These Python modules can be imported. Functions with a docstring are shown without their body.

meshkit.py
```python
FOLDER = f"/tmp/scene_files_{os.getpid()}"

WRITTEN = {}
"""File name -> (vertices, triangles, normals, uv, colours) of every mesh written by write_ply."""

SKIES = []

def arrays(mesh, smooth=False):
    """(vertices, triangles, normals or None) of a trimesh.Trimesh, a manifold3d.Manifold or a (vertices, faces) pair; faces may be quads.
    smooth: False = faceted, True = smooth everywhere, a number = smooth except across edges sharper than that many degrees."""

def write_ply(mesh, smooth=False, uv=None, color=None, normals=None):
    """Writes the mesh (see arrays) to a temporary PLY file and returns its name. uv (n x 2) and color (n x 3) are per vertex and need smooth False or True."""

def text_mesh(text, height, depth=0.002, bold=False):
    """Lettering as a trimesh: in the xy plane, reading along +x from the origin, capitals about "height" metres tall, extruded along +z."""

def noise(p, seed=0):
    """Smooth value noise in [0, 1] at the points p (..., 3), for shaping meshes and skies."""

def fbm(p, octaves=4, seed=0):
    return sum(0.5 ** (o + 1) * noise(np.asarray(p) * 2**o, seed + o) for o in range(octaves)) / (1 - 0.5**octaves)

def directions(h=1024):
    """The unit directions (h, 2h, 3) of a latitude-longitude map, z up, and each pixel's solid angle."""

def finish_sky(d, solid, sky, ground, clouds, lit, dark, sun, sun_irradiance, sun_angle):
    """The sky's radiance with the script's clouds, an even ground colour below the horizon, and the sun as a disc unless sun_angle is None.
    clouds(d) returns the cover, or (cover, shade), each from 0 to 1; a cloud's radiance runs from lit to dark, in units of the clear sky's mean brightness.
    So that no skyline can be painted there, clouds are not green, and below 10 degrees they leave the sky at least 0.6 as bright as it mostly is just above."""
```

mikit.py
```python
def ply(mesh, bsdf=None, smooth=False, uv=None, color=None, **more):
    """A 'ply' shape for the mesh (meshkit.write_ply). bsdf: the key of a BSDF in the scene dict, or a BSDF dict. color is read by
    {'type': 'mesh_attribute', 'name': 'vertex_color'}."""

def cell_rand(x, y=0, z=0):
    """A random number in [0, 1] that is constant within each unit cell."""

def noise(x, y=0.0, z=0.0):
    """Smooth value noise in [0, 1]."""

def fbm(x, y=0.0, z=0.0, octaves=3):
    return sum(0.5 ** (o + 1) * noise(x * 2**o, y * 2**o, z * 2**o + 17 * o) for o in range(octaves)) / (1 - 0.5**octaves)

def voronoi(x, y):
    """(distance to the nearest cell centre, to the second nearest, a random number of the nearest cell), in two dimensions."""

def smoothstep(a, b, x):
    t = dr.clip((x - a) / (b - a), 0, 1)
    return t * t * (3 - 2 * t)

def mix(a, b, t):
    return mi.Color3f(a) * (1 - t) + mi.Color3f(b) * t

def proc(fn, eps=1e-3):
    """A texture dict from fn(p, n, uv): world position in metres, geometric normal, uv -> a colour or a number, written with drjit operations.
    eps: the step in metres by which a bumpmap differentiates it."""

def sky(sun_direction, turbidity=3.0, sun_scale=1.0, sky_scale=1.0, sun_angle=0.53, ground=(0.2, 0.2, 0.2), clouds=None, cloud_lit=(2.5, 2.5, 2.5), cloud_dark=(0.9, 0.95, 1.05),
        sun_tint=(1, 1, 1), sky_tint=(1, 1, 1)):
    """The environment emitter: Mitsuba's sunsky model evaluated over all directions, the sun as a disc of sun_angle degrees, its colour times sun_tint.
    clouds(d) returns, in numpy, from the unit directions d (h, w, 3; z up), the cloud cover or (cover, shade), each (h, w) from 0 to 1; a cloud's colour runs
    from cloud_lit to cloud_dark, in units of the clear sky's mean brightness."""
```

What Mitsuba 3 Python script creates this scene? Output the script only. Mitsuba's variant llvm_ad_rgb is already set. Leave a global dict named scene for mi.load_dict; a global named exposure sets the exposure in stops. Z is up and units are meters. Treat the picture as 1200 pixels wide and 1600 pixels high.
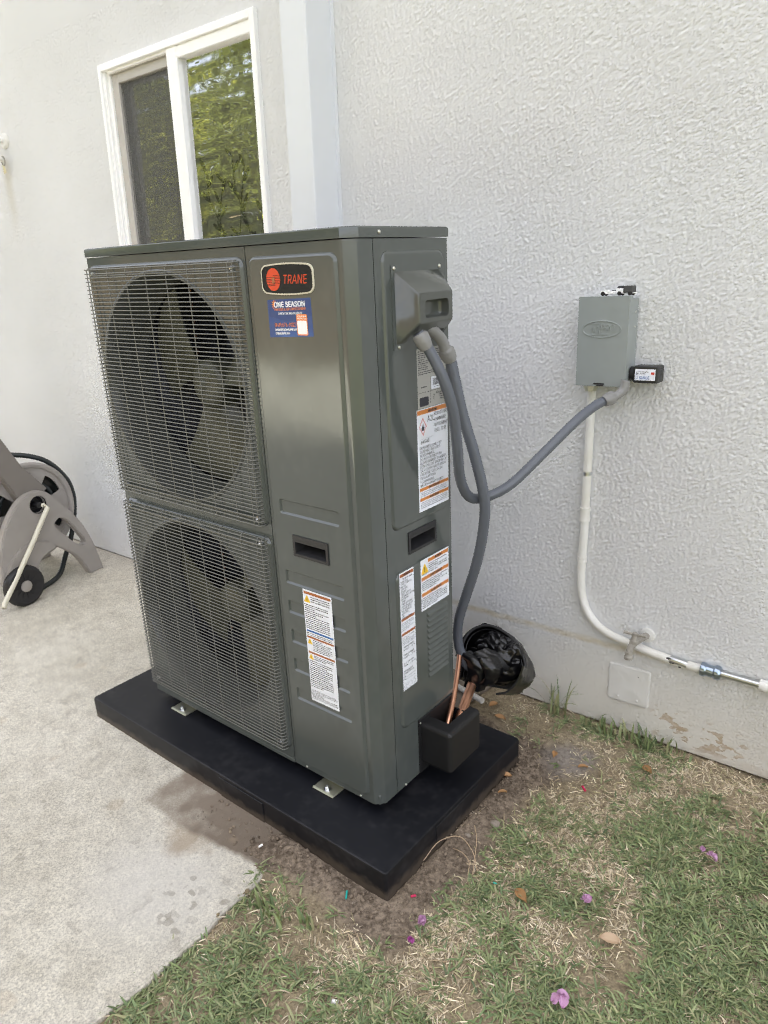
import math
import numpy as np
import drjit as dr
import trimesh
import manifold3d
import mitsuba as mi
import mikit
import meshkit
from shapely.geometry import Polygon, LineString, Point, box as sbox
from shapely.ops import unary_union

T = mi.ScalarTransform4f
scene, labels = {}, {}

# ------------------------------------------------------------------ frames, camera, sky, exposure
# World: z up, the house wall runs along x at y = YW.  The pad, the unit and the ground share a plane
# that drains away from the house by about 2.5 degrees: "unit frame" points go to the world by U.
R = np.array([[0.9994480703194966, -0.028048707972400534, -0.017799570660939405],
              [0.028778037228280463, 0.9986973909476256, 0.042134853597624915],
              [0.016594556575048453, -0.04262383482846863, 0.9989533669779551]])
U = np.eye(4); U[:3, :3] = R.T
YW = 0.7785
CAM = R.T @ np.array([0.9641566, -1.0914371, 1.2897034])
FWD = R.T @ np.array([-0.6064132, 0.7266245, -0.3229239])
UPV = R.T @ np.array([-0.1711542, 0.2773173, 0.9454107])
scene['camera'] = {'type': 'perspective', 'fov': math.degrees(2 * math.atan(800 / 1139.6)), 'fov_axis': 'y', 'near_clip': 0.05, 'far_clip': 400.0,
                   'to_world': T().look_at(origin=CAM.tolist(), target=(CAM + FWD).tolist(), up=UPV.tolist())}
scene['sky'] = mikit.sky((0.42, 0.60, 0.95), turbidity=3.0, ground=(0.2, 0.19, 0.16), sky_tint=(0.865, 1.0, 1.17), sun_tint=(0.82, 1.0, 1.20),
                         clouds=lambda d: np.clip(0.45 + 0.7 * meshkit.fbm(d * 3.0 + 5, 4), 0, .9), cloud_lit=(1.72, 1.66, 1.62), cloud_dark=(1.0, 0.97, 0.95))
exposure = 3.95

# ------------------------------------------------------------------ materials
def rgb(r, g=None, b=None):
    return {'type': 'rgb', 'value': [r, r if g is None else g, r if b is None else b]}

def pr(color, rough=0.5, metal=0.0, spec=0.5, coat=0.0, bump=None, scale=0.001, **k):
    c = color if isinstance(color, dict) else rgb(*color) if isinstance(color, tuple) else rgb(color)
    m = {'type': 'principled', 'base_color': c, 'roughness': rough, 'metallic': metal, **k}
    if not metal:
        m['specular'] = spec
    if coat:
        m['clearcoat'] = coat; m['clearcoat_gloss'] = 0.9
    if bump is not None:
        m = {'type': 'bumpmap', 'bsdf': m, 'tex': bump, 'scale': scale}
    return {'type': 'twosided', 'bsdf': m}

noise, fbm, smoothstep, mix = mikit.noise, mikit.fbm, mikit.smoothstep, mikit.mix

def unit_xyz(p):
    return [float(R[i, 0]) * p.x + float(R[i, 1]) * p.y + float(R[i, 2]) * p.z for i in range(3)]

def stucco_h(p, n, uv):
    x, z, y = p.x, p.z, p.y
    w = 0.9 * noise(x * 110, z * 110, 5.0)
    a, b = x * 0.86 + z * 0.5, z * 0.86 - x * 0.5
    g = noise(a * 255 + w, b * 330 - w, y * 200)
    k = noise(x * 520, z * 520 + w, y * 400)
    return smoothstep(0.2, 0.8, g) + 0.35 * k

def stucco_c(p, n, uv):
    x, z = p.x, p.z
    base = mix(mi.Color3f(0.585, 0.59, 0.59), mi.Color3f(0.655, 0.66, 0.66), fbm(x * 2.2, z * 2.2, 3.0, 4))
    # rain-splash grime on the lowest part of the wall and the rusty band left where an old grade line ran
    low = smoothstep(0.32, 0.0, z + 0.12 * fbm(x * 6, z * 6, 1.0, 3) - 0.06) * smoothstep(-0.6, -0.1, x)
    base = mix(base, mi.Color3f(0.53, 0.49, 0.40), 0.55 * low)
    zb = 0.219 + 0.004 * (noise(x * 25, 2.0) - 0.5) + 0.02 * (noise(x * 6, 4.0) - 0.5)
    band = smoothstep(0.016, 0.003, dr.abs(z - zb)) * smoothstep(-0.36, -0.22, x) * smoothstep(0.62, 0.30, x)
    base = mix(base, mi.Color3f(0.50, 0.43, 0.29), 0.75 * band * (0.4 + 0.6 * noise(x * 40, z * 90)))
    # paint peeled off in flakes near the ground
    k = fbm(x * 34, z * 62, 9.0, 4)
    zone = smoothstep(0.37, 0.45, x) * smoothstep(0.72, 0.62, x) * smoothstep(0.085, 0.05, z + 0.20 * (x - 0.42) * 0.5) * smoothstep(-0.06, -0.02, z)
    flake = smoothstep(0.612, 0.628, k + 0.05 * zone - 0.02) * zone * (0.55 + 0.45 * noise(x * 160, z * 160))
    edge = smoothstep(0.02, -0.03, z + 0.03 + 0.017 * (x + 2.4) - 0.05 + 0.05 * noise(x * 18, z * 30)) * smoothstep(0.1, 0.4, x)
    base = mix(base, mi.Color3f(0.38, 0.30, 0.21), dr.maximum(flake, 0.5 * edge))
    drip = smoothstep(0.06, 0.0, dr.abs(x + 2.80 + 0.02 * noise(z * 12, 1.0))) * smoothstep(1.94, 1.90, z) * smoothstep(1.5, 1.85, z)
    return mix(base, mi.Color3f(0.44, 0.40, 0.30), 0.45 * drip)

scene['stucco'] = pr(mikit.proc(stucco_c), 0.85, spec=0.3, bump=mikit.proc(stucco_h, eps=0.0006), scale=0.0019)

def concrete_c(p, n, uv):
    x, y, _ = unit_xyz(p)
    a = fbm(x * 2.4, y * 2.4, 0.0, 4)
    b = noise(x * 420, y * 420)
    c = fbm(x * 28, y * 28, 3.0, 3)
    col = mix(mi.Color3f(0.43, 0.40, 0.335), mi.Color3f(0.535, 0.505, 0.435), smoothstep(0.25, 0.75, 0.55 * a + 0.45 * c))
    col = col * (0.76 + 0.48 * b) * (0.86 + 0.28 * noise(x * 230, y * 230, 2.0))
    pale = smoothstep(0.30, 0.05, dr.sqrt(dr.square(x + 0.33) + dr.square((y + 0.42) * 1.3)) + 0.1 * (c - 0.5))
    col = mix(col, mi.Color3f(0.57, 0.555, 0.52), 0.5 * pale)
    # soil left on the slab beside the pad: a straight-edged old footprint, darker towards the lawn
    wob = 0.022 * (fbm(x * 14, y * 14, 5.0, 3) - 0.5)
    fade = smoothstep(-0.66, -0.16, x)
    close = smoothstep(-0.27, -0.17, y + 2 * wob)
    m = smoothstep(-0.285, -0.262, y + wob - 0.03 * fade * fade) * smoothstep(-0.635, -0.605, x + wob)
    m = m * (0.52 + 0.30 * close + 0.60 * fade) * (0.50 + 1.0 * fbm(x * 22, y * 22, 8.0, 3))
    brown = smoothstep(0.075, 0.02, dr.sqrt(dr.square(x + 0.41) * 0.45 + dr.square(y + 0.292)) + 0.05 * (c - 0.4))
    col = mix(col, mi.Color3f(0.30, 0.235, 0.165), 0.7 * brown)
    col = mix(col, mix(mi.Color3f(0.205, 0.165, 0.128), mi.Color3f(0.13, 0.10, 0.075), fade), dr.clip(m, 0, 0.95))
    near = smoothstep(-0.36, -0.26, x) * smoothstep(-0.54, -0.46, y) * smoothstep(-0.30, -0.34, y)
    drops = smoothstep(0.64, 0.69, fbm(x * 36 + 2.3, y * 36, 6.0, 2)) * near
    col = mix(col, mi.Color3f(0.19, 0.165, 0.13), 0.5 * drops)
    dots = smoothstep(0.80, 0.86, fbm(x * 75, y * 75, 12.0, 2)) + smoothstep(0.78, 0.82, fbm(x * 38, y * 38, 4.0, 2))
    col = mix(col, mi.Color3f(0.20, 0.18, 0.145), 0.25 * dr.clip(dots, 0, 1))
    rust = smoothstep(0.74, 0.80, fbm(x * 9, y * 9, 2.0, 3))
    col = mix(col, mi.Color3f(0.40, 0.31, 0.20), 0.22 * rust)
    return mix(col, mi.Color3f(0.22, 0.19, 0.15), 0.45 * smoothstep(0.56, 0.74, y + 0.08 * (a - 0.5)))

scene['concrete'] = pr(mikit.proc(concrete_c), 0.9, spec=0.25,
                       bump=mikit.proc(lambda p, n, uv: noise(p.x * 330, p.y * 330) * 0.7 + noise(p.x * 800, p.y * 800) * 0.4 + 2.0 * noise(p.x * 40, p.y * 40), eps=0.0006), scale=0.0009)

def soil_c(p, n, uv):
    x, y, z = unit_xyz(p)
    a = fbm(x * 9, y * 9, 0.0, 4)
    col = mix(mi.Color3f(0.095, 0.073, 0.054), mi.Color3f(0.25, 0.20, 0.153), smoothstep(0.2, 0.8, 0.5 * a + 0.5 * noise(x * 140, y * 140, z * 140)))
    col = col * (0.7 + 0.6 * noise(x * 420, y * 420, z * 420))
    pale = smoothstep(0.12, 0.03, dr.sqrt(dr.square(x - 0.24) + dr.square((y - 0.60) * 0.8)) + 0.06 * (a - 0.5))
    col = mix(col, mi.Color3f(0.34, 0.31, 0.28), 0.55 * pale)
    dp = dr.maximum(dr.maximum(-1.1 - x, x - 0.12), dr.maximum(-0.134 - y, y - 0.475))
    thatch = smoothstep(0.07, 0.15, dp + 0.10 * (a - 0.5)) * smoothstep(0.16, 0.10, dr.maximum(0.0, 0.20 - dr.sqrt(dr.square(x - 0.235) + dr.square(y - 0.56))))
    col = mix(col, mix(mi.Color3f(0.19, 0.155, 0.095), mi.Color3f(0.33, 0.27, 0.175), noise(x * 190, y * 190)) * (0.7 + 0.6 * noise(x * 380, y * 380)), 0.75 * thatch)
    far = smoothstep(1.3, 2.2, dr.maximum(dr.abs(x - 0.3), dr.abs(y)))
    return mix(col, mix(mi.Color3f(0.06, 0.085, 0.03), mi.Color3f(0.20, 0.17, 0.09), fbm(x * 3, y * 3, 1.0, 4)), far)

scene['soil'] = pr(mikit.proc(soil_c), 0.95, spec=0.15,
                   bump=mikit.proc(lambda p, n, uv: noise(p.x * 210, p.y * 210, p.z * 210) + 0.5 * noise(p.x * 520, p.y * 520, p.z * 520), eps=0.0006), scale=0.0022)
wavy = mikit.proc(lambda p, n, uv: noise(p.x * 7, p.y * 7, p.z * 7) + 0.02 * noise(p.x * 300, p.y * 300, p.z * 300), eps=0.002)
scene['cabinet_paint'] = pr(mikit.proc(lambda p, n, uv: mix(mi.Color3f(0.070, 0.079, 0.075), mi.Color3f(0.083, 0.091, 0.086), smoothstep(0.45, 0.8, 0.5 * fbm(p.x * 5, p.y * 5, p.z * 3, 4) + 0.5 * fbm(p.x * 50, p.y * 50, p.z * 22, 3)))),
                            mikit.proc(lambda p, n, uv: 0.11 + 0.09 * smoothstep(0.4, 0.75, fbm(p.x * 9, p.y * 9, p.z * 5, 4))), spec=0.7, bump=wavy, scale=0.0016)
scene['cover_paint'] = pr((0.070, 0.075, 0.069), 0.16, spec=0.6,
                          bump=mikit.proc(lambda p, n, uv: fbm(p.x * 34, p.y * 34, p.z * 22, 2), eps=0.001), scale=0.0016)
scene['black_plastic'] = pr((0.018, 0.018, 0.02), 0.4, spec=0.5)
scene['pad_plastic'] = pr(mikit.proc(lambda p, n, uv: mix(mix(mi.Color3f(0.0050, 0.0056, 0.0085), mi.Color3f(0.017, 0.017, 0.020),
                          smoothstep(0.45, 0.85, 0.6 * fbm(p.x * 7, p.y * 13, p.z * 7, 4) + 0.4 * fbm(p.x * 60, p.y * 60, p.z * 60, 2))), mi.Color3f(0.10, 0.078, 0.058), 0.55 * smoothstep(-0.040, -0.066, unit_xyz(p)[2] + 0.022 * (fbm(p.x * 45, p.y * 45, p.z * 45, 3) - 0.5)))), 0.44, spec=0.38,
                          bump=mikit.proc(lambda p, n, uv: noise(p.x * 500, p.y * 500, p.z * 500) + 3 * noise(p.x * 14, p.y * 14, p.z * 14), eps=0.0008), scale=0.0005)
scene['hood_plastic'] = pr((0.011, 0.011, 0.012), 0.42, spec=0.4,
                           bump=mikit.proc(lambda p, n, uv: noise(p.x * 900, p.y * 900, p.z * 900), eps=0.0004), scale=0.0002)
scene['wire_coat'] = pr((0.135, 0.135, 0.122), 0.30, spec=0.6)
scene['dark_inside'] = pr((0.012, 0.012, 0.014), 0.6)
scene['coil_fin'] = pr((0.085, 0.088, 0.098), 0.40, spec=0.6)
scene['fan_plastic'] = pr((0.078, 0.080, 0.060), 0.38)
scene['bell_paint'] = pr((0.078, 0.082, 0.077), 0.33)
scene['copper'] = pr(mikit.proc(lambda p, n, uv: mix(mi.Color3f(0.55, 0.27, 0.17), mi.Color3f(0.78, 0.44, 0.30), fbm(p.x * 60, p.y * 60, p.z * 40, 3))), 0.33, metal=1.0)
scene['zinc'] = pr((0.62, 0.61, 0.56), 0.32, metal=1.0)
scene['yellow_zinc'] = pr((0.50, 0.50, 0.40), 0.42, metal=0.85)
scene['chrome'] = pr((0.75, 0.76, 0.78), 0.12, metal=1.0)
scene['blue_zinc'] = pr((0.34, 0.41, 0.52), 0.2, metal=1.0)
scene['vinyl_white'] = pr((0.80, 0.80, 0.79), 0.35)
scene['chase_paint'] = pr((0.60, 0.62, 0.645), 0.5)
scene['screen_frame'] = pr((0.42, 0.40, 0.37), 0.45)
scene['screen_thread'] = pr((0.12, 0.12, 0.115), 0.6)
scene['room_dark'] = pr((0.05, 0.05, 0.045), 0.9, spec=0.1)
scene['film_leaf'] = pr((0.022, 0.021, 0.015), 0.6)
scene['frost_film'] = pr((0.125, 0.125, 0.095), 0.5)
scene['glass'] = {'type': 'bumpmap', 'bsdf': {'type': 'thindielectric', 'int_ior': 2.9},
                  'tex': mikit.proc(lambda p, n, uv: fbm(p.x * 3.0 + 1.5 * noise(p.z * 7, 3.0), p.z * 22, 0.0, 2) + 0.35 * fbm(p.x * 16, p.z * 15, 4.0, 2), eps=0.003), 'scale': 0.0030}
scene['conduit_gray'] = pr((0.098, 0.108, 0.130), 0.26)
scene['fitting_gray'] = pr((0.205, 0.203, 0.198), 0.30)
scene['box_gray'] = pr((0.245, 0.268, 0.262), 0.38)
scene['white_paint'] = pr(mikit.proc(lambda p, n, uv: mix(mi.Color3f(0.70, 0.70, 0.68), mi.Color3f(0.60, 0.585, 0.53), fbm(p.x * 16, p.z * 16, p.y * 16, 3))), 0.45)
scene['wall_paint'] = pr((0.575, 0.57, 0.545), 0.6)
scene['steel'] = pr((0.56, 0.58, 0.60), 0.28, metal=1.0)
scene['bib_paint'] = pr(mikit.proc(lambda p, n, uv: mix(mi.Color3f(0.20, 0.185, 0.16), mi.Color3f(0.36, 0.34, 0.30), noise(p.x * 130, p.y * 130, p.z * 130))), 0.5)
scene['taupe_plastic'] = pr(mikit.proc(lambda p, n, uv: mix(mi.Color3f(0.345, 0.322, 0.30), mi.Color3f(0.275, 0.256, 0.236), fbm(p.x * 14, p.y * 14, p.z * 14, 4))), 0.42)
scene['taupe_dark'] = pr((0.19, 0.172, 0.155), 0.42)
scene['rubber'] = pr((0.014, 0.014, 0.016), 0.5)
scene['hose_green'] = pr((0.022, 0.027, 0.028), 0.35)
scene['crank_white'] = pr((0.66, 0.63, 0.52), 0.3)
scene['insulation_black'] = pr((0.004, 0.004, 0.005), 0.24, spec=0.5)
scene['foam_black'] = pr((0.012, 0.012, 0.013), 0.6)
scene['paper'] = pr((0.72, 0.74, 0.80), 0.45)
scene['paper_gray'] = pr((0.36, 0.355, 0.335), 0.4)
scene['ink'] = pr((0.035, 0.035, 0.045), 0.5)
scene['ink_gray'] = pr((0.22, 0.23, 0.27), 0.5)
scene['orange_ink'] = pr((0.55, 0.20, 0.05), 0.45)
scene['rust_ink'] = pr((0.33, 0.105, 0.035), 0.45)
scene['blue_ink'] = pr((0.035, 0.115, 0.33), 0.45)
scene['yellow_ink'] = pr((0.75, 0.48, 0.03), 0.45)
scene['red_ink'] = pr((0.55, 0.05, 0.03), 0.45)
scene['badge_black'] = pr((0.008, 0.008, 0.009), 0.45, spec=0.25)
scene['badge_red'] = pr((0.58, 0.055, 0.018), 0.3)
scene['badge_silver'] = pr((0.52, 0.49, 0.40), 0.3)
scene['sticker_blue'] = pr(mikit.proc(lambda p, n, uv: mix(mi.Color3f(0.020, 0.055, 0.20), mi.Color3f(0.045, 0.115, 0.34), smoothstep(1.20, 1.15, p.z + 0.05 * noise(p.x * 30, p.z * 30)))), 0.35)
scene['sticker_dark'] = pr((0.018, 0.045, 0.165), 0.35)
scene['print_white'] = pr((0.80, 0.80, 0.82), 0.45)
scene['print_orange'] = pr((0.72, 0.21, 0.05), 0.45)
scene['toy_white'] = pr((0.80, 0.80, 0.80), 0.3)
scene['toy_black'] = pr((0.012, 0.012, 0.013), 0.4)
scene['toy_gray'] = pr((0.05, 0.05, 0.05), 0.6)
scene['tag_yellow'] = pr((0.52, 0.46, 0.27), 0.5)
scene['pvc_white'] = pr((0.52, 0.50, 0.45), 0.5)
scene['leaf_brown'] = pr((0.36, 0.20, 0.085), 0.6)
scene['leaf_pale'] = pr((0.45, 0.33, 0.22), 0.6)
scene['petal'] = {'type': 'twosided', 'bsdf': {'type': 'principled', 'base_color': rgb(0.50, 0.29, 0.45), 'roughness': 0.6, 'specular': 0.3}}
scene['petal_dark'] = pr((0.33, 0.07, 0.26), 0.6)
scene['scrap_teal'] = pr((0.02, 0.36, 0.30), 0.4)
scene['scrap_red'] = pr((0.50, 0.02, 0.08), 0.4)
scene['scrap_white'] = pr((0.72, 0.71, 0.68), 0.5)
scene['stone'] = pr((0.27, 0.23, 0.19), 0.85, spec=0.2)
scene['blade'] = {'type': 'twosided', 'bsdf': {'type': 'principled', 'base_color': {'type': 'mesh_attribute', 'name': 'vertex_color'}, 'roughness': 0.55, 'specular': 0.35}}
scene['foliage'] = {'type': 'principledthin', 'base_color': {'type': 'mesh_attribute', 'name': 'vertex_color'}, 'roughness': 0.5, 'diff_trans': 0.7}
scene['bark'] = pr((0.12, 0.09, 0.065), 0.9, spec=0.1)
scene['fence_wood'] = pr((0.22, 0.155, 0.095), 0.7, spec=0.2)
scene['roof_tile'] = pr((0.25, 0.13, 0.09), 0.8)

# ------------------------------------------------------------------ helpers
def frame(ex, ey, ez, o=(0, 0, 0), base=None):
    m = np.eye(4); m[:3, 0], m[:3, 1], m[:3, 2], m[:3, 3] = ex, ey, ez, o
    return m if base is None else base @ m

HOUSE = np.eye(4)
GROUND = U
FRONT = frame((1, 0, 0), (0, 0, 1), (0, -1, 0), base=U)                 # local (x, z, outward) on the unit's front face
SIDE = frame((0, 1, 0), (0, 0, 1), (1, 0, 0), base=U)                   # local (y, z, outward) on the unit's side face
WALL = frame((1, 0, 0), (0, 0, 1), (0, -1, 0), (0, YW, 0))              # local (x, z, outward) on the house wall

used = {}
def fresh(name):
    n = used.get(name, -1) + 1
    used[name] = n
    return name if n == 0 else f'{name}_{n:03d}'

def put(parent, name, mesh, mat, M=U, smooth=False, label=None, kind=None, **k):
    key = fresh(name if parent is None else parent + '__' + name)
    v = np.asarray(mesh.vertices) @ M[:3, :3].T + M[:3, 3]
    f = np.asarray(mesh.faces)
    if np.linalg.det(M[:3, :3]) < 0:
        f = f[:, ::-1]
    scene[key] = mikit.ply(trimesh.Trimesh(v, f, process=False), mat, smooth=smooth, **k)
    if label or kind:
        labels[key] = {**({'label': label} if label else {}), **({'kind': kind} if kind else {})}
    return key

def thing(name, label, cat, group=None, kind=None):
    key = fresh(name)
    labels[key] = {'label': label, 'category': cat}
    if group: labels[key]['group'] = group
    if kind: labels[key]['kind'] = kind
    return key

def lone(name, label, cat, mesh, mat, M=U, smooth=False, group=None, kind=None, **k):
    key = put(None, name, mesh, mat, M, smooth, **k)
    labels[key] = {'label': label, 'category': cat}
    if group: labels[key]['group'] = group
    if kind: labels[key]['kind'] = kind
    return key

def cat(*ms):
    ms = [m for g in ms for m in (g if isinstance(g, (list, tuple)) else [g])]
    return trimesh.util.concatenate(ms)

def cbox(x0, x1, y0, y1, z0, z1, c=0.0):
    if c <= 0:
        m = trimesh.creation.box((x1 - x0, y1 - y0, z1 - z0)); m.apply_translation(((x0 + x1) / 2, (y0 + y1) / 2, (z0 + z1) / 2)); return m
    pts = []
    for sx in (0, 1):
        for sy in (0, 1):
            for sz in (0, 1):
                p = np.array([x1 if sx else x0, y1 if sy else y0, z1 if sz else z0], float)
                d = np.array([-c if sx else c, -c if sy else c, -c if sz else c])
                for k in range(3):
                    q = p + d; q[k] = p[k]; pts.append(q)
    return trimesh.convex.convex_hull(np.array(pts))

def rbox(x0, x1, y0, y1, z0, z1, r, n=2):
    s = trimesh.creation.icosphere(subdivisions=n, radius=r).vertices
    pts = [s + np.array([a, b, c]) for a in (x0 + r, x1 - r) for b in (y0 + r, y1 - r) for c in (z0 + r, z1 - r)]
    return trimesh.convex.convex_hull(np.vstack(pts))

def hull(pts):
    return trimesh.convex.convex_hull(np.array(pts, float))

def spline(pts, n=10, closed=False):
    P = np.array(pts, float)
    if len(P) < 3:
        return P
    Q = np.vstack([P[-1], P, P[0], P[1]]) if closed else np.vstack([2 * P[0] - P[1], P, 2 * P[-1] - P[-2]])
    out = []
    for i in range(1, len(Q) - 2):
        p0, p1, p2, p3 = Q[i - 1], Q[i], Q[i + 1], Q[i + 2]
        t = np.linspace(0, 1, n, endpoint=False)[:, None]
        out.append(0.5 * (2 * p1 + (p2 - p0) * t + (2 * p0 - 5 * p1 + 4 * p2 - p3) * t ** 2 + (3 * p1 - p0 - 3 * p2 + p3) * t ** 3))
    out = np.vstack(out)
    return out if closed else np.vstack([out, P[-1:]])

def tube(path, r, n=12, cap=True, closed=False):
    P = np.array(path, float); m = len(P)
    rr = np.broadcast_to(np.asarray(r, float), (m,))
    if closed:
        tan = np.roll(P, -1, 0) - np.roll(P, 1, 0)
    else:
        tan = np.gradient(P, axis=0)
    tan /= np.maximum(np.linalg.norm(tan, axis=1, keepdims=True), 1e-12)
    nrm = np.cross(tan[0], [0.0, 0.0, 1.0])
    if np.linalg.norm(nrm) < 1e-3: nrm = np.cross(tan[0], [0, 1.0, 0])
    nrm /= np.linalg.norm(nrm)
    V = []
    a = np.linspace(0, 2 * np.pi, n, endpoint=False)
    for i in range(m):
        nrm = nrm - tan[i] * (nrm @ tan[i]); nrm /= np.linalg.norm(nrm)
        b = np.cross(tan[i], nrm)
        V.append(P[i] + rr[i] * (np.cos(a)[:, None] * nrm + np.sin(a)[:, None] * b))
    V = np.vstack(V); F = []
    for i in range(m if closed else m - 1):
        j = (i + 1) % m
        for k in range(n):
            l = (k + 1) % n
            F += [[i * n + k, i * n + l, j * n + l], [i * n + k, j * n + l, j * n + k]]
    if cap and not closed:
        V = np.vstack([V, P[:1], P[-1:]]); c0, c1 = len(V) - 2, len(V) - 1
        for k in range(n):
            l = (k + 1) % n
            F += [[c0, l, k], [c1, (m - 1) * n + k, (m - 1) * n + l]]
    return trimesh.Trimesh(V, np.array(F), process=False)

def lathe(profile, n=28, o=(0, 0, 0), axis=(0, 0, 1)):
    """profile: (radius, height) pairs from bottom to top; closed on the axis where the radius is 0."""
    pr_ = np.array(profile, float); a = np.linspace(0, 2 * np.pi, n, endpoint=False)
    V = np.vstack([np.stack([r * np.cos(a), r * np.sin(a), np.full(n, h)], 1) for r, h in pr_]); F = []
    for i in range(len(pr_) - 1):
        for k in range(n):
            l = (k + 1) % n
            F += [[i * n + k, i * n + l, (i + 1) * n + l], [i * n + k, (i + 1) * n + l, (i + 1) * n + k]]
    m = trimesh.Trimesh(V, np.array(F), process=False)
    z = np.array(axis, float); z /= np.linalg.norm(z)
    m.apply_transform(trimesh.geometry.align_vectors([0, 0, 1], z)); m.apply_translation(o)
    return m

def rrect(x0, x1, y0, y1, r, n=6):
    out = []
    for cx, cy, a0 in ((x1 - r, y1 - r, 0), (x0 + r, y1 - r, 90), (x0 + r, y0 + r, 180), (x1 - r, y0 + r, 270)):
        for t in np.linspace(a0, a0 + 90, n + 1):
            out.append((cx + r * math.cos(math.radians(t)), cy + r * math.sin(math.radians(t))))
    return np.array(out)

def loft(rings, cap0=False, cap1=True):
    """rings: list of (pts2d, h) of equal length; counter-clockwise points give outward (+h) tops."""
    n = len(rings[0][0]); V = np.vstack([np.column_stack([p, np.full(n, h)]) for p, h in rings]); F = []
    for i in range(len(rings) - 1):
        for k in range(n):
            l = (k + 1) % n
            F += [[i * n + k, i * n + l, (i + 1) * n + l], [i * n + k, (i + 1) * n + l, (i + 1) * n + k]]
    V = list(V)
    for on, i, flip in ((cap0, 0, True), (cap1, len(rings) - 1, False)):
        if on:
            V.append(np.append(np.mean(rings[i][0], 0), rings[i][1])); c = len(V) - 1
            for k in range(n):
                t = [i * n + k, i * n + (k + 1) % n, c]
                F.append(t[::-1] if flip else t)
    return trimesh.Trimesh(np.array(V), np.array(F), process=False)

def rings_of(poly):
    out = []
    for g in getattr(poly, 'geoms', [poly]):
        for k, q in enumerate([g.exterior, *g.interiors]):
            c = np.array(q.coords)[:-1]
            out.append(c if q.is_ccw == (k == 0) else c[::-1])
    return out

def flat(poly, h):
    """a triangulated shapely polygon at height h, facing +h"""
    rings = rings_of(poly)
    f = np.asarray(manifold3d.triangulate([np.asarray(q, float) for q in rings]))
    v = np.vstack(rings)
    return trimesh.Trimesh(np.column_stack([v, np.full(len(v), h)]), f, process=False)

def slab(poly, h0, h1):
    m = manifold3d.CrossSection(rings_of(poly), manifold3d.FillRule.Positive).extrude(h1 - h0).to_mesh()
    return trimesh.Trimesh(np.asarray(m.vert_properties[:, :3], float) + [0, 0, h0], np.asarray(m.tri_verts), process=False)

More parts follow.
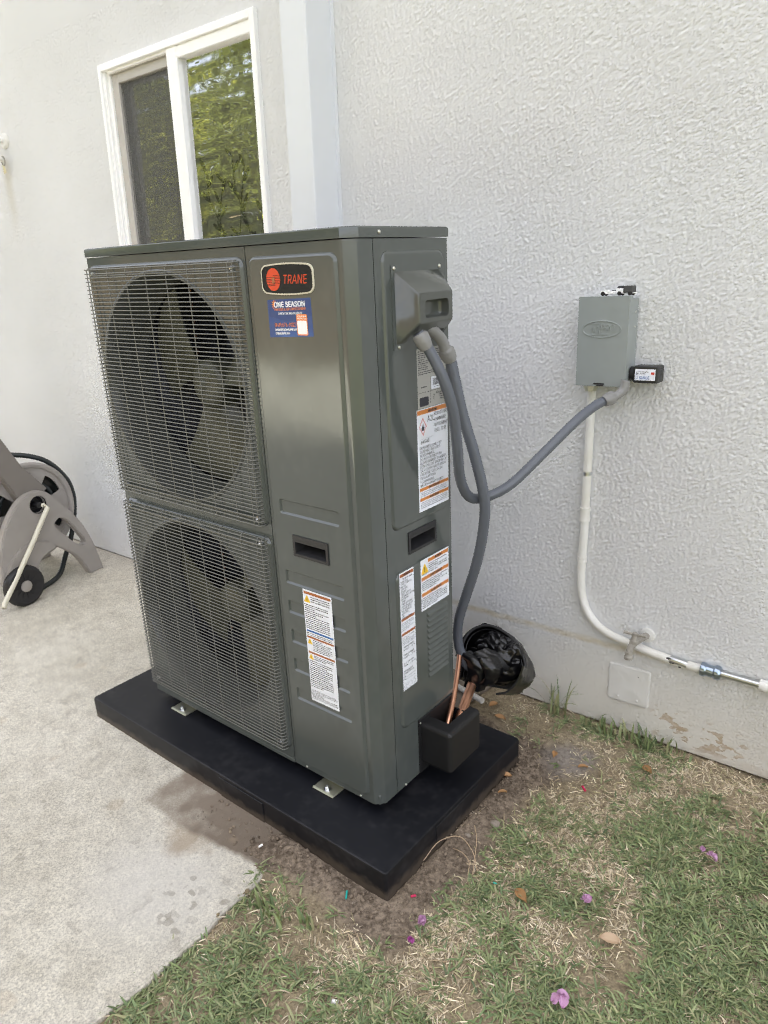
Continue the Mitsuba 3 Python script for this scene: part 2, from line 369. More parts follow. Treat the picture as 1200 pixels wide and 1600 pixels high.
def quad(x0, x1, y0, y1, h):
    return trimesh.Trimesh([[x0, y0, h], [x1, y0, h], [x1, y1, h], [x0, y1, h]], [[0, 1, 2], [0, 2, 3]], process=False)

def text(s, x, y, h, z, width=None, bold=False, slant=0.0, align='l', rot=0.0):
    m = meshkit.text_mesh(s, h, 0.0003, bold)
    v = np.array(m.vertices); v[:, 0] -= v[:, 0].min()
    if width: v[:, 0] *= width / v[:, 0].max()
    w = v[:, 0].max(); v[:, 0] += slant * v[:, 1]
    v[:, 0] -= {'l': 0, 'c': w / 2, 'r': w}[align]
    c, sn = math.cos(rot), math.sin(rot)
    v = np.column_stack([c * v[:, 0] - sn * v[:, 1], sn * v[:, 0] + c * v[:, 1], v[:, 2]])
    return trimesh.Trimesh(v + [x, y, z], m.faces, process=False)

def fine_print(x0, x1, y0, y1, pitch, z, seed, fill=0.95, h=0.45):
    """rows of word-long strokes: print too small to read"""
    rg = np.random.default_rng(seed); out = []
    y = y1 - pitch
    while y > y0:
        end = x0 + (x1 - x0) * (fill if rg.random() > 0.22 else rg.uniform(0.35, 0.8)); x = x0
        while x < end - 0.001:
            w = rg.uniform(0.0022, 0.0075); out.append(quad(x, min(x + w, end), y, y + pitch * h, z)); x += w + 0.0011
        y -= pitch
    return cat(out)

def screw(parent, M, x, y, h, r=0.0035, name='screw', mat='zinc'):
    c = np.sqrt(np.linspace(0, 1, 4))
    prof = [(r, h - 0.001), (r, h + 0.0006)] + [(r * math.cos(t), h + 0.0006 + 0.6 * r * math.sin(t)) for t in np.linspace(0.3, 1.2, 4)] + [(0, h + 0.0006 + 0.6 * r)]
    return put(parent, name, lathe(prof, 14, (x, y, 0)), mat, M, smooth=40)

rng = np.random.default_rng(7)

# ------------------------------------------------------------------ the house
house = thing('house', 'light gray stucco house wall with peeling paint near the ground', 'house')
WX0, WX1, WZ0, WZ1 = -1.935, -1.030, 1.25, 2.150                 # window opening
bl = lambda x: 0.010 - 0.0215 * (x + 2.4)                        # lower edge of the stucco, above the sloping ground
outline = Polygon([(-8, bl(-8)), (5.5, bl(5.5)), (5.5, 5.6), (-8, 5.6)]).difference(sbox(WX0 + .004, WZ0 + .004, WX1 - .004, WZ1 - .004))
def grains(u, v, seed):
    """splatter-coat grains: distance to the nearest of jittered seeds, and that seed's own height"""
    i, j = np.floor(u).astype(np.int64), np.floor(v).astype(np.int64); best = np.full(u.shape, 9.0); tall = np.zeros(u.shape)
    def h(a, b, k):
        q = (a * 374761393 + b * 668265263 + (k + seed * 7) * 2147483647) & 0xFFFFFFFF
        q = ((q ^ (q >> 13)) * 1274126177) & 0xFFFFFFFF
        return ((q ^ (q >> 16)) & 0xFFFFFF) / 16777215.0
    for a in (-1, 0, 1):
        for b in (-1, 0, 1):
            p, q = i + a, j + b
            d = np.hypot(p + h(p, q, 1) - u, q + h(p, q, 2) - v); m = d < best
            best = np.where(m, d, best); tall = np.where(m, h(p, q, 3), tall)
    return best, tall
def stucco_relief(x, z):
    o = np.zeros_like(x)
    w = meshkit.noise(np.column_stack([x * 95, z * 95, o])) - .5; w2 = meshkit.noise(np.column_stack([x * 95 + 9, z * 95, o])) - .5
    a, b = (x * .88 + z * .47), (z * .88 - x * .47)
    d, t = grains(a * 112 + w * .5, b * 142 + w2 * .5, 1); g1 = np.clip(1 - (d / .72) ** 2, 0, 1) * (.35 + .65 * t)
    d, t = grains(a * 205 + w2 * .6, b * 235 + w * .6, 2); g2 = np.clip(1 - (d / .72) ** 2, 0, 1) * (.3 + .7 * t)
    l = np.maximum(g1, .55 * g2) + .25 * g2
    cover = meshkit.fbm(np.column_stack([x * 3.2, z * 2.4, o]), 3, 9)
    amp = np.clip(.75 + 1.2 * (cover - .40), .6, 1.2) * (1 - .55 * np.clip((.19 - z) / .08, 0, 1) * np.clip((x + .6) / .3, 0, 1)) * (1.25 - .25 * np.clip((x + 1.4) / 1.2, 0, 1))
    broad = meshkit.fbm(np.column_stack([x * 6, z * 6, o]), 2, 7) - .5
    return .0027 * l * amp + .004 * broad - .0012
def wall_face(gx, top, rows):
    X = np.repeat(gx[None], rows, 0); B = bl(gx)[None]; t = np.linspace(0, 1, rows)[:, None]; Z = B + t * (top - B)
    H = stucco_relief(X.ravel(), Z.ravel()).reshape(X.shape)
    X = np.vstack([X[:1], X[:1], X]); Z = np.vstack([Z[:1] + .004, Z[:1] - .001, Z]); H = np.vstack([np.full_like(H[:1], -.05), np.full_like(H[:1], -.003), H])
    r, c = X.shape; q = (np.arange(r - 1)[:, None] * c + np.arange(c - 1)[None]).ravel()
    V = np.column_stack([X.ravel(), Z.ravel(), H.ravel()])
    F = np.vstack([np.column_stack([q, q + 1, q + c + 1]), np.column_stack([q, q + c + 1, q + c])])
    m = V[F].mean(1); inside = (m[:, 0] > WX0 + .003) & (m[:, 0] < WX1 - .003) & (m[:, 1] > WZ0 + .003) & (m[:, 1] < WZ1 - .003)
    V[:, 2] = np.where((np.abs(V[:, 0] - np.clip(V[:, 0], WX0, WX1)) < .02) & (np.abs(V[:, 1] - np.clip(V[:, 1], WZ0, WZ1)) < .02), np.minimum(V[:, 2], .003), V[:, 2])
    return trimesh.Trimesh(V, F[~inside], process=False)
put(house, 'wall', cat(slab(outline, -0.12, -0.006), wall_face(np.concatenate([np.arange(-3.15, -.75, .0040), np.arange(-.75, 1.06, .0031)]), 2.34, 740)), 'stucco', WALL, smooth=True)
put(house, 'foundation', cbox(-8, 5.5, YW + 0.022, YW + 0.12, -0.6, 0.12), 'stone', HOUSE)
put(house, 'back_wall', cat(cbox(-8, 5.5, YW + 6, YW + 6.1, -0.5, 5.6), cbox(-8.1, -8, YW, YW + 6.1, -0.5, 5.6), cbox(5.5, 5.6, YW, YW + 6.1, -0.5, 5.6)), 'wall_paint', HOUSE)
put(house, 'roof', cat(hull([(-8.6, YW - 0.5, 5.6), (6.1, YW - 0.5, 5.6), (-8.6, YW + 6.6, 5.6), (6.1, YW + 6.6, 5.6), (-8.6, YW + 3, 6.6), (6.1, YW + 3, 6.6)])), 'roof_tile', HOUSE)

# window: white vinyl slider, screened sash on the left, glazed sash on the right
win = house + '__window'
def wbar(x0, x1, z0, z1, h0, h1, c=0.002): return cbox(x0, x1, z0, z1, h0, h1, c)
fr = [wbar(WX0, WX0 + .018, WZ0, WZ1, -.06, .018), wbar(WX1 - .024, WX1, WZ0, WZ1, -.06, .018), wbar(WX0 + .0181, WX1 - .0241, WZ1 - .026, WZ1, -.06, .018), wbar(WX0 + .0181, WX1 - .0241, WZ0, WZ0 + .03, -.06, .018)]
fr += [wbar(WX0 + .0185, WX0 + .030, WZ0 + .031, WZ1 - .0265, -.06, .008, .001), wbar(WX0 + .0305, WX0 + .046, WZ0 + .031, WZ1 - .0265, -.06, -.004, .001),
       wbar(WX0 + .047, -1.506, WZ1 - .036, WZ1 - .0265, -.06, .006, .001)]
put(house, 'window', cat(fr), 'vinyl_white', WALL, label='white sliding window with a screened left half')
sx0, sx1, sz1 = WX0 + .0465, -1.5065, 2.112
put(win, 'screen_frame', cat(wbar(sx0, sx0 + .040, WZ0 + .031, sz1, -.034, -.012), wbar(sx1 - .012, sx1, WZ0 + .031, sz1, -.034, -.012), wbar(sx0 + .0401, sx1 - .0121, sz1 - .034, sz1, -.034, -.012),
                            wbar(sx0, sx1, sz1 + .001, WZ1 - .037, -.05, -.006, .001)), 'screen_frame', WALL, label='taupe aluminium frame of the insect screen')
xs = np.arange(sx0 + .040, sx1 - .012, .00165); zs = np.arange(WZ0 + .03, sz1 - .034, .00165); th = .00028
def strips(cs, lo, hi, vertical, h):
    n = len(cs); V = np.zeros((n, 4, 3)); a, b = cs - th, cs + th
    for k, (u, w) in enumerate(((a, lo), (b, lo), (b, hi), (a, hi))):
        V[:, k, 0 if vertical else 1] = u; V[:, k, 1 if vertical else 0] = w
    V[:, :, 2] = h
    F = (np.arange(n)[:, None, None] * 4 + np.array([[0, 1, 2], [0, 2, 3]])).reshape(-1, 3)
    return trimesh.Trimesh(V.reshape(-1, 3), F, process=False)
put(win, 'screen', cat(strips(xs, WZ0 + .03, sz1 - .034, True, -.0225), strips(zs, sx0 + .040, sx1 - .012, False, -.0232)), 'screen_thread', WALL, kind='stuff', label='dark woven insect screen')
put(win, 'pane', quad(sx0 + .03, sx1 - .005, WZ0 + .03, sz1 - .02, -.048), 'glass', WALL)
gx0, gx1, gz1 = -1.5055, WX1 - .0242, WZ1 - .0265
put(win, 'sash', cat(wbar(gx0, gx0 + .060, WZ0 + .031, gz1, -.05, .012, .003), wbar(gx1 - .004, gx1, WZ0 + .031, gz1, -.05, .010, .001), wbar(gx0 + .0601, gx1 - .0041, gz1 - .040, gz1, -.05, .010, .003)),
    'vinyl_white', WALL)
put(win, 'pane', quad(gx0 + .05, gx1 - .001, WZ0 + .03, gz1 - .03, -.012), 'glass', WALL, label='glass pane reflecting sunlit trees, leafy film behind it')
put(win, 'film', slab(sbox(gx0 + .045, WZ0 + .03, gx1, gz1), -.034, -.032), 'frost_film', WALL)
def sprig(x, z, h, lean, seed):
    rg = np.random.default_rng(seed); out = []
    pts = spline([(x, z), (x + lean * .3 + .01, z + h * .35), (x + lean * .8 - .01, z + h * .7), (x + lean, z + h)], 8)
    out.append(LineString(pts).buffer(.0014))
    for i in range(4, len(pts), 4):
        s = 1 if (i // 4) % 2 else -1
        L, w = rg.uniform(.040, .062), rg.uniform(.011, .017); a = math.pi / 2 - s * rg.uniform(.4, .9)
        t = np.linspace(0, math.pi, 9)
        prof = np.column_stack([L * (1 - np.cos(t)) / 2, w / 2 * np.sin(t) ** .9]); prof = np.vstack([prof, prof[::-1] * [1, -1]])
        c, sn = math.cos(a), math.sin(a)
        out.append(Polygon(prof @ np.array([[c, sn], [-sn, c]]) + pts[i] + np.array([s * .004, 0])).buffer(0))
    return unary_union(out)
for k, (x, z, h, l) in enumerate([(-1.37, 1.40, .26, .07), (-1.30, 1.36, .34, -.09), (-1.27, 1.34, .36, .09), (-1.17, 1.36, .38, -.07), (-1.16, 1.34, .28, .09)]):
    g = sprig(x, z, h, l, 40 + k).intersection(sbox(gx0 + .062, WZ0 + .04, gx1 - .005, gz1 - .045))
    put(win, 'leaf_sprig', cat([slab(q, -.0315, -.0305) for q in getattr(g, 'geoms', [g]) if q.area > 1e-7]), 'film_leaf', WALL)
put(house, 'room', cat(cbox(WX0 - .4, WX1 + .4, YW + .9, YW + .92, .6, 2.6), cbox(WX0 - .4, WX1 + .4, YW + .13, YW + .9, 2.6, 2.62), cbox(WX0 - .4, WX1 + .4, YW + .13, YW + .9, .58, .6),
                       cbox(WX0 - .42, WX0 - .4, YW + .13, YW + .9, .58, 2.62), cbox(WX1 + .4, WX1 + .42, YW + .13, YW + .9, .58, 2.62)), 'room_dark', HOUSE)

# square line cover running up the wall
ch = thing('line_cover', 'pale gray square vertical line cover on the wall right of the window', 'line cover')
put(ch, 'cover', cbox(-.8205, -.7135, -.2, 5.5, 0.0, .1135, .003), 'chase_paint', WALL)
put(ch, 'flange', cbox(-.832, -.7005, -.2, 5.5, 0.0, .004, .001), 'chase_paint', WALL)

# fixture at the far left edge
WB = frame((1, 0, 0), (0, 0, 1), (0, -1, 0), (.072, YW, .02))
fx = thing('wall_bracket', 'white painted bracket with a yellow tag at the left edge of the wall', 'bracket')
put(fx, 'plate', lathe([(0, .0), (.034, 0), (.034, .008), (.028, .014), (0, .016)], 24, (-2.845, 1.975, 0)), 'white_paint', WB, smooth=40)
put(fx, 'arm', tube(spline([(-2.85, 1.975, .01), (-2.852, 1.972, .05), (-2.85, 1.94, .062), (-2.845, 1.90, .05), (-2.842, 1.888, .02)]), .011), 'white_paint', WB, smooth=True)
put(fx, 'ring', tube([(-2.838 + .014 * math.cos(t), 1.885 + .02 * math.sin(t), .03) for t in np.linspace(0, 2 * math.pi, 20, endpoint=False)], .003, 8, closed=True), 'bib_paint', WB, smooth=True)
put(fx, 'tag', slab(Polygon([(-2.856, 1.872), (-2.838, 1.868), (-2.826, 1.835), (-2.85, 1.83)]), .028, .030), 'tag_yellow', WB)

# ------------------------------------------------------------------ ground, slab
PX0, PX1, PY0, PY1, PT = -1.1005, .1205, -.1335, .4745, .0687
def slab_edge(y): return -.156 + .008 * math.sin(y * 9.0) + .003 * math.sin(y * 41 + 1)
def lump(P, s, seed=0): return meshkit.fbm(np.column_stack([P * s, np.zeros(len(P))]), 4, seed) - .5

def grade():
    gx = np.unique(np.concatenate([np.arange(-.5, 1.35, .0075), np.linspace(1.35, 3, 30), np.geomspace(3, 60, 24), -.5 - np.linspace(0, 3, 40), -3.5 - np.geomspace(.1, 60, 24)]))
    gy = np.unique(np.concatenate([np.arange(-1.0, .82, .0075), np.linspace(.82, 2, 12), np.geomspace(2, 60, 16), -1.0 - np.linspace(0, 2, 26), -3 - np.geomspace(.1, 60, 24)]))
    X, Y = np.meshgrid(gx, gy); P = np.column_stack([X.ravel(), Y.ravel()])
    return P, (len(gy), len(gx))
def ground_z(P):
    x, y = P[:, 0], P[:, 1]
    fine = np.clip((np.minimum(np.minimum(x + .5, 1.4 - x), np.minimum(y + 1.05, .85 - y))) / .1, 0, 1)
    z = -.080 + fine * (.020 * lump(P, 9, 3) + .014 * lump(P, 34, 5) + .010 * np.clip(lump(P, 85, 8), -.1, 1))
    dpad = np.maximum(np.maximum(PX0 - x, x - PX1), np.maximum(PY0 - y, y - PY1))
    ring = np.exp(-(dpad / .05) ** 2)
    z = z + .006 * ring
    z = np.where(dpad < 0.004, np.minimum(z, -.079), z)
    e = -.156 + .008 * np.sin(y * 9.0) + .003 * np.sin(y * 41 + 1)
    under = np.clip((e + .01 - x) / .03, 0, 1)
    spill = np.exp(-((x + .17) / .10) ** 2) * np.exp(-((y + .185) / .075) ** 2)
    z = z * (1 - under) + under * (-.13)
    z = np.where(dpad > .0, np.maximum(z, -.085 + spill * (.032 + .05 * lump(P, 40, 9))), z)
    wall_gap = np.clip((x - .30) / .2, 0, 1) * np.exp(-((y - .80) / .035) ** 2)
    return z - .007 * wall_gap - .25 * np.clip((y - .95) / .1, 0, 1) * (np.abs(x) < 80)
P, (ny, nx) = grade()
ii = (np.arange(ny - 1)[:, None] * nx + np.arange(nx - 1)[None]).ravel()
F = np.vstack([np.column_stack([ii, ii + 1, ii + nx + 1]), np.column_stack([ii, ii + nx + 1, ii + nx])])
lone('ground', 'bare brown soil around the black pad', 'ground', trimesh.Trimesh(np.column_stack([P, ground_z(P)]), F, process=False), 'soil', GROUND, smooth=True, kind='structure')

ys = np.concatenate([np.linspace(-6.0, -1.2, 80), np.linspace(-1.19, .80, 620)])
edge = [(slab_edge(y) + .010 * (meshkit.fbm(np.array([[y * 45, 1, 2.]]), 4)[0] - .5), y) for y in ys]
sl = Polygon([(-12, -6), *edge, (-12, .80)])
def patio():
    top = flat(sl, -PT)
    e = np.array(edge); n = len(e)
    rings = [np.column_stack([e, np.full(n, -PT)]), np.column_stack([e + [.004, 0], np.full(n, -PT - .004)]), np.column_stack([e + [.004, 0], np.full(n, -.16)])]
    V = np.vstack(rings); f = []
    for r in range(2):
        for k in range(n - 1):
            a = r * n + k; f += [[a, a + n, a + n + 1], [a, a + n + 1, a + 1]]
    return cat(top, trimesh.Trimesh(V, np.array(f)[:, ::-1], process=False))
lone('concrete_patio', 'weathered gray concrete slab with soil stains', 'patio', patio(), 'concrete', GROUND, kind='structure')

# crumbs of soil
def crumbs(n, seed, rlo, rhi, where):
    rg = np.random.default_rng(seed); base = trimesh.creation.icosphere(subdivisions=1); V, F = [], []
    pts = np.array([where(rg) for _ in range(n)]); z = ground_z(pts)
    z = np.where(pts[:, 0] < -.15, np.maximum(z, -PT), z)
    for i in range(n):
        r = rlo * (rhi / rlo) ** (rg.random() ** 2.2)
        s = rg.uniform(.6, 1.25, 3) * r
        v = base.vertices * s * (1 + .35 * (rg.random((len(base.vertices), 1)) - .5))
        V.append(v + [pts[i, 0], pts[i, 1], z[i] + .25 * r]); F.append(base.faces + 42 * i)
    return trimesh.Trimesh(np.vstack(V), np.vstack(F), process=False)
def near_pad(rg):
    while True:
        x, y = rg.uniform(-.45, .5), rg.uniform(-.42, .77)
        d = max(PX0 - x, x - PX1, PY0 - y, y - PY1)
        if 0.004 < d < .30 and rg.random() < math.exp(-d / .12) and not (y > PY1 and x < -.35) and not (x < -.16 and (rg.random() < .6 or d > .10)):
            return x, y
lone('soil_crumbs', 'crumbly clods of brown soil beside the pad', 'soil', crumbs(4200, 3, .0010, .0055, near_pad), 'soil', GROUND, smooth=True, kind='stuff')

# ------------------------------------------------------------------ grass
def pad_dist(x, y): return np.maximum(np.maximum(PX0 - x, x - PX1), np.maximum(PY0 - y, y - PY1))
def blob(x, y, cx, cy, r, s=1.0): return np.exp(-(((x - cx) ** 2 + ((y - cy) * s) ** 2) / r ** 2))
def green_density(x, y):
    P3 = np.column_stack([x, y, np.zeros_like(x)])
    n = meshkit.fbm(P3 * 7, 3, 21); n2 = meshkit.fbm(P3 * 22, 2, 4)
    g = .05 + .0 * x
    g = g + .28 * blob(x, y, .5, .2, .5) + 1.15 * blob(x, y, .76, .02, .29) + .95 * blob(x, y, .15, -.55, .33) + .75 * blob(x, y, .78, .50, .24) + .8 * blob(x, y, .55, -.35, .30)
    g = g + .8 * blob(x, y, .30, .765, .12, 2.2) + .5 * blob(x, y, .27, .17, .10) + .55 * blob(x, y, -.05, -.36, .09) + .5 * blob(x, y, .95, .2, .3)
    g = g + .35 * blob(x, y, .19, -.13, .05) + .4 * blob(x, y, .52, .42, .10) + .35 * blob(x, y, .40, .02, .08)
    g = g * np.clip(4.2 * (n - .33), .04, 1.5) * np.clip(3.0 * (n2 - .28), .08, 1.5)
    d = pad_dist(x, y)
    g = g * np.clip((d - .03 - .07 * n) / .08, 0, 1)
    g = g * (1 - .9 * blob(x, y, .235, .56, .13)) * (1 - .75 * blob(x, y, .10, -.26, .10)) * (1 - .8 * blob(x, y, .43, .16, .09)) * (1 - .75 * blob(x, y, .34, -.16, .13))
    g = g * (1 - .6 * blob(x, y, .53, .22, .10)) * (1 - .7 * blob(x, y, .40, .47, .09))
    e = -.156 + .008 * np.sin(y * 9.0)
    g = g * np.clip((x - e + .020) / .012, 0, 1) * (1 + .8 * np.exp(-((x - e) / .025) ** 2)) * np.where((y > PY1) & (x < .02), .12, 1) * (y < .775)
    return np.where((x < -.02) & (y > -.27), g * np.clip((-.25 - y) / .03 + 1, 0, 1), g)
def straw_density(x, y):
    P3 = np.column_stack([x, y, np.ones_like(x) * 3])
    n = meshkit.fbm(P3 * 8, 3, 31)
    s = .30 + .75 * blob(x, y, .43, .16, .12) + .85 * blob(x, y, .34, -.16, .14) + .7 * blob(x, y, .53, .24, .13) + .6 * blob(x, y, .46, .42, .12) + .55 * blob(x, y, .12, -.30, .10)
    s = s + .4 * blob(x, y, .52, .68, .12) + .35 * blob(x, y, .70, .72, .12) + .3 * blob(x, y, .3, .33, .1)
    d = pad_dist(x, y)
    s = s * np.clip(3.2 * (n - .28), .12, 1.6) * np.clip((d - .05 - .05 * n) / .06, .03, 1) * (1 - .8 * blob(x, y, .235, .56, .11))
    e = -.156 + .008 * np.sin(y * 9.0)
    return s * np.clip((x - e + .002) / .012, 0, 1) * (y < .78) * np.where((x < -.02) & (y > -.27), .25, 1) * (d > .002)

def blades(n, dens, seed, L, W, el, palette, bend=(.3, 1.1), zoff=0.0, box_=(-.2, 1.35, -.95, .78), clump=1, spread=.006):
    rg = np.random.default_rng(seed); got = []; total, n = n, n // clump
    while sum(len(g) for g in got) < n:
        q = np.column_stack([rg.uniform(box_[0], box_[1], 40000), rg.uniform(box_[2], box_[3], 40000)])
        got.append(q[rg.random(len(q)) < dens(q[:, 0], q[:, 1])])
    q = np.repeat(np.vstack(got)[:n], clump, 0); n = len(q); q = q + rg.normal(0, spread, q.shape) * (clump > 1); z = ground_z(q) + zoff
    q_tone = np.repeat(rg.uniform(.78, 1.22, (n // clump, 1)), clump, 0)
    az = rg.uniform(0, 2 * np.pi, n); e0 = np.radians(rg.uniform(el[0], el[1], n)); ln = rg.uniform(L[0], L[1], n) * rg.uniform(.6, 1, n); wd = rg.uniform(W[0], W[1], n)
    bd = rg.uniform(bend[0], bend[1], n)
    dirs = np.column_stack([np.cos(az), np.sin(az)]); side = np.column_stack([-np.sin(az), np.cos(az)]) * wd[:, None] / 2
    p = np.column_stack([q, z - .003]); V = []
    ang = e0.copy()
    for s, wf in ((0, .75), (.35, 1.0), (.72, .72), (1.0, 0)):
        if s:
            step = ln * (s - prev)
            p = p + np.column_stack([dirs * (np.cos(ang) * step)[:, None], np.sin(ang) * step]); ang = ang - bd * .45
            low = z + .001
            p[:, 2] = np.maximum(p[:, 2], low - .002)
        prev = s
        if wf:
            V += [p + np.column_stack([side * wf, np.zeros(n)]), p - np.column_stack([side * wf, np.full(n, -.0006)])]
        else:
            V.append(p)
    V = np.stack(V, 1).reshape(-1, 3)
    F = np.array([[0, 1, 3], [0, 3, 2], [2, 3, 5], [2, 5, 4], [4, 5, 6]])
    F = (np.arange(n)[:, None, None] * 7 + F[None]).reshape(-1, 3)
    pal = np.array(palette); k = rg.integers(0, len(pal), n); t = rg.random((n, 1))
    c = pal[k] * (1 - .35 * t) + pal[rg.integers(0, len(pal), n)] * .35 * t; c = c * rg.uniform(.8, 1.2, (n, 1)) * q_tone
    return trimesh.Trimesh(V, F, process=False), np.repeat(c, 7, 0)
GREEN = [(.165, .210, .085), (.130, .180, .080), (.200, .240, .105), (.240, .270, .135), (.110, .150, .068), (.285, .280, .150)]
STRAW = [(.62, .52, .37), (.50, .41, .28), (.70, .61, .46), (.34, .26, .165), (.66, .57, .43), (.25, .19, .12), (.38, .35, .19)]
m, c = blades(63000, green_density, 11, (.016, .050), (.0026, .0052), (2, 48), GREEN, clump=9, spread=.005)
lone('grass', 'patchy green lawn blades', 'grass', m, 'blade', GROUND, color=c, kind='stuff')
m, c = blades(56000, straw_density, 12, (.010, .040), (.0012, .0029), (-3, 30), STRAW, bend=(.1, .7), zoff=.001, clump=4, spread=.009)
lone('dry_grass', 'dry straw colored grass clippings', 'dry grass', m, 'blade', GROUND, color=c, kind='stuff')

def tuft(name, label, x, y, n, hmax, spread, seed, col=GREEN):
    rg = np.random.default_rng(seed); V, F, C = [], [], []
    for i in range(n):
        a = rg.uniform(0, 2 * np.pi); lean = rg.uniform(.05, .75); h = hmax * rg.uniform(.45, 1.0); w = rg.uniform(.0050, .0085)
        b = np.array([x + rg.normal(0, spread), y + rg.normal(0, spread * .5), 0]); b[2] = ground_z(b[None, :2])[0] - .004
        d = np.array([math.cos(a), math.sin(a) * .6 - .25, 0]); s = np.array([-d[1], d[0], 0]) / np.linalg.norm(d) * w / 2
        o = len(V)
        for t, wf in ((0, .7), (.3, 1), (.6, .9), (.85, .5), (1, .02)):
            pnt = b + d * (lean * h * t ** 1.8) + np.array([0, 0, h * (t - .35 * lean * t ** 2.5)])
            V += [pnt + s * wf, pnt - s * wf]
        for k in range(4): F += [[o + 2 * k, o + 2 * k + 1, o + 2 * k + 3], [o + 2 * k, o + 2 * k + 3, o + 2 * k + 2]]
        C += [np.array(col[rg.integers(len(col))]) * rg.uniform(.8, 1.3)] * 10
    lone(name, label, 'weed', trimesh.Trimesh(np.array(V), np.array(F), process=False), 'blade', GROUND, color=np.array(C))
tuft('weed_clump', 'tall thin weed standing against the wall beside the black insulation', .105, .750, 17, .165, .020, 5)
tuft('weed_clump', 'low broad weed clump at the wall below the square cover plate', .265, .745, 34, .065, .035, 6)
tuft('weed_clump', 'leafy weed clump at the wall where the paint starts peeling', .39, .755, 34, .085, .03, 8)
tuft('weed_clump', 'grass tuft at the corner where the concrete meets the soil', -.075, -.315, 26, .06, .03, 9)
tuft('weed_clump', 'small grass tuft on the soil in front of the pad corner', .02, -.285, 16, .05, .02, 10)

# ------------------------------------------------------------------ equipment pad
pad = thing('equipment_pad', 'thick black plastic equipment pad under the gray outdoor unit', 'equipment pad')
bevel = .006
pp = rrect(PX0, PX1, PY0, PY1, .010, 3)
ins = rrect(PX0 + bevel, PX1 - bevel, PY0 + bevel, PY1 - bevel, .006, 3)
mid = rrect(PX0 + .0016, PX1 - .0016, PY0 + .0016, PY1 - .0016, .009, 3)
put(pad, 'slab', loft([(pp, -PT - .02), (pp, -bevel), (mid, -.0018), (ins, 0.0)]), 'pad_plastic', GROUND, smooth=35)
put(pad, 'front_rib', cbox(-.46, -.285, PY0 - .0025, PY0 + .001, -PT - .015, -.009, .001), 'pad_plastic', GROUND)
put(pad, 'side_rib', cbox(PX1 - .001, PX1 + .0022, .06, .25, -PT - .015, -.008, .001), 'pad_plastic', GROUND)

# ------------------------------------------------------------------ the outdoor unit
ac = thing('air_conditioner', 'tall gray two-fan outdoor air conditioning unit on a black pad', 'air conditioner')
XL, D, ZB, ZT = -.929, .321, .025, 1.3355
CH = .0215                                                            # corner chamfer
SEAM = -.298
FANX, FANZ, FANR = -.618, (1.008, .371), .292
EMB = [(-.922, -.306, .700, 1.316), (-.922, -.306, .066, .676)]
# left half of the front: two embossed fields, each with a bell mouth
base = sbox(XL, ZB + .012, SEAM - .0012, ZT).difference(unary_union([Polygon(rrect(*e, .02)) for e in EMB]))
parts, bells = [slab(base, -.0012, 0)], []
for (x0, x1, z0, z1), cz in zip(EMB, FANZ):
    o, i = rrect(x0, x1, z0, z1, .022), rrect(x0 + .007, x1 - .007, z0 + .007, z1 - .007, .016)
    parts.append(loft([(o, 0), (rrect(x0 + .0015, x1 - .0015, z0 + .0015, z1 - .0015, .021), .003), (rrect(x0 + .004, x1 - .004, z0 + .004, z1 - .004, .019), .0068), (i, .008)], cap1=False))
    parts.append(flat(Polygon(i).difference(Point(FANX, cz).buffer(FANR, 32)), .008))
    bell = [(FANR, .008), (FANR - .002, .0105), (FANR - .006, .0115), (FANR - .010, .010), (FANR - .014, .002), (FANR - .019, -.012), (FANR - .023, -.03), (FANR - .024, -.115)]
    bells.append(lathe(bell, 72, (FANX, cz, 0)))
parts.append(cbox(XL, XL + .0012, 1e-4 + ZB + .012, ZT, -.05, -.0013))
put(ac, 'fan_panel', cat(parts), 'cabinet_paint', FRONT, smooth=40)
for b_ in bells:
    put(ac, 'bell_mouth', b_, 'bell_paint', FRONT, smooth=40)

# right half of the front: raised field with recessed ribs and a grip pocket, wrapping the chamfered corner
SP = (-.286, -.034, .046, 1.314)
ribs = [(-.256, -.070, .7485, .7840), (-.2575, -.0695, .570, .606), (-.2585, -.071, .490, .525), (-.2565, -.071, .409, .4455), (-.257, -.071, .328, .365), (-.2575, -.072, .246, .2805)]
HD = (-.2195, -.1075, .650, .7025)
o, i = rrect(*SP, .018), rrect(SP[0] + .006, SP[1] - .006, SP[2] + .006, SP[3] - .006, .013)
holes = [Polygon(rrect(*r, .004, 3)) for r in ribs]
parts = [loft([(o, 0), (rrect(SP[0] + .0015, SP[1] - .0015, SP[2] + .0015, SP[3] - .0015, .017), .0032), (rrect(SP[0] + .0035, SP[1] - .0035, SP[2] + .0035, SP[3] - .0035, .0155), .0058), (i, .0068)], cap1=False),
         flat(Polygon(i).difference(unary_union(holes + [sbox(HD[0] + .004, HD[2] + .004, HD[1] - .004, HD[3] - .004)])), .0068)]
for r in ribs:
    parts.append(loft([(rrect(*r, .004, 3), .0068), (rrect(r[0] + .003, r[1] - .003, r[2] + .004, r[3] - .004, .003, 3), .0024)]))
sbase = sbox(SEAM + .0012, ZB + .004, -CH - .006, ZT).difference(Polygon(o))
parts.append(slab(sbase, -.0012, 0))
corner = LineString([(-CH - .006, .0006), (-CH - .001, .0006), (-CH + .002, .0022), (-.0022, CH - .002), (-.0006, CH + .001), (-.0006, .0655)]).buffer(.0006, cap_style=2, join_style=2)
cm = trimesh.creation.extrude_polygon(corner, ZT - ZB - .004, engine='earcut')
cv = np.array(cm.vertices); cm = trimesh.Trimesh(np.column_stack([cv[:, 0], cv[:, 2] + ZB + .004, -cv[:, 1]]), cm.faces, process=False)
parts.append(cm)
put(ac, 'service_panel', cat(parts), 'cabinet_paint', FRONT, smooth=40)

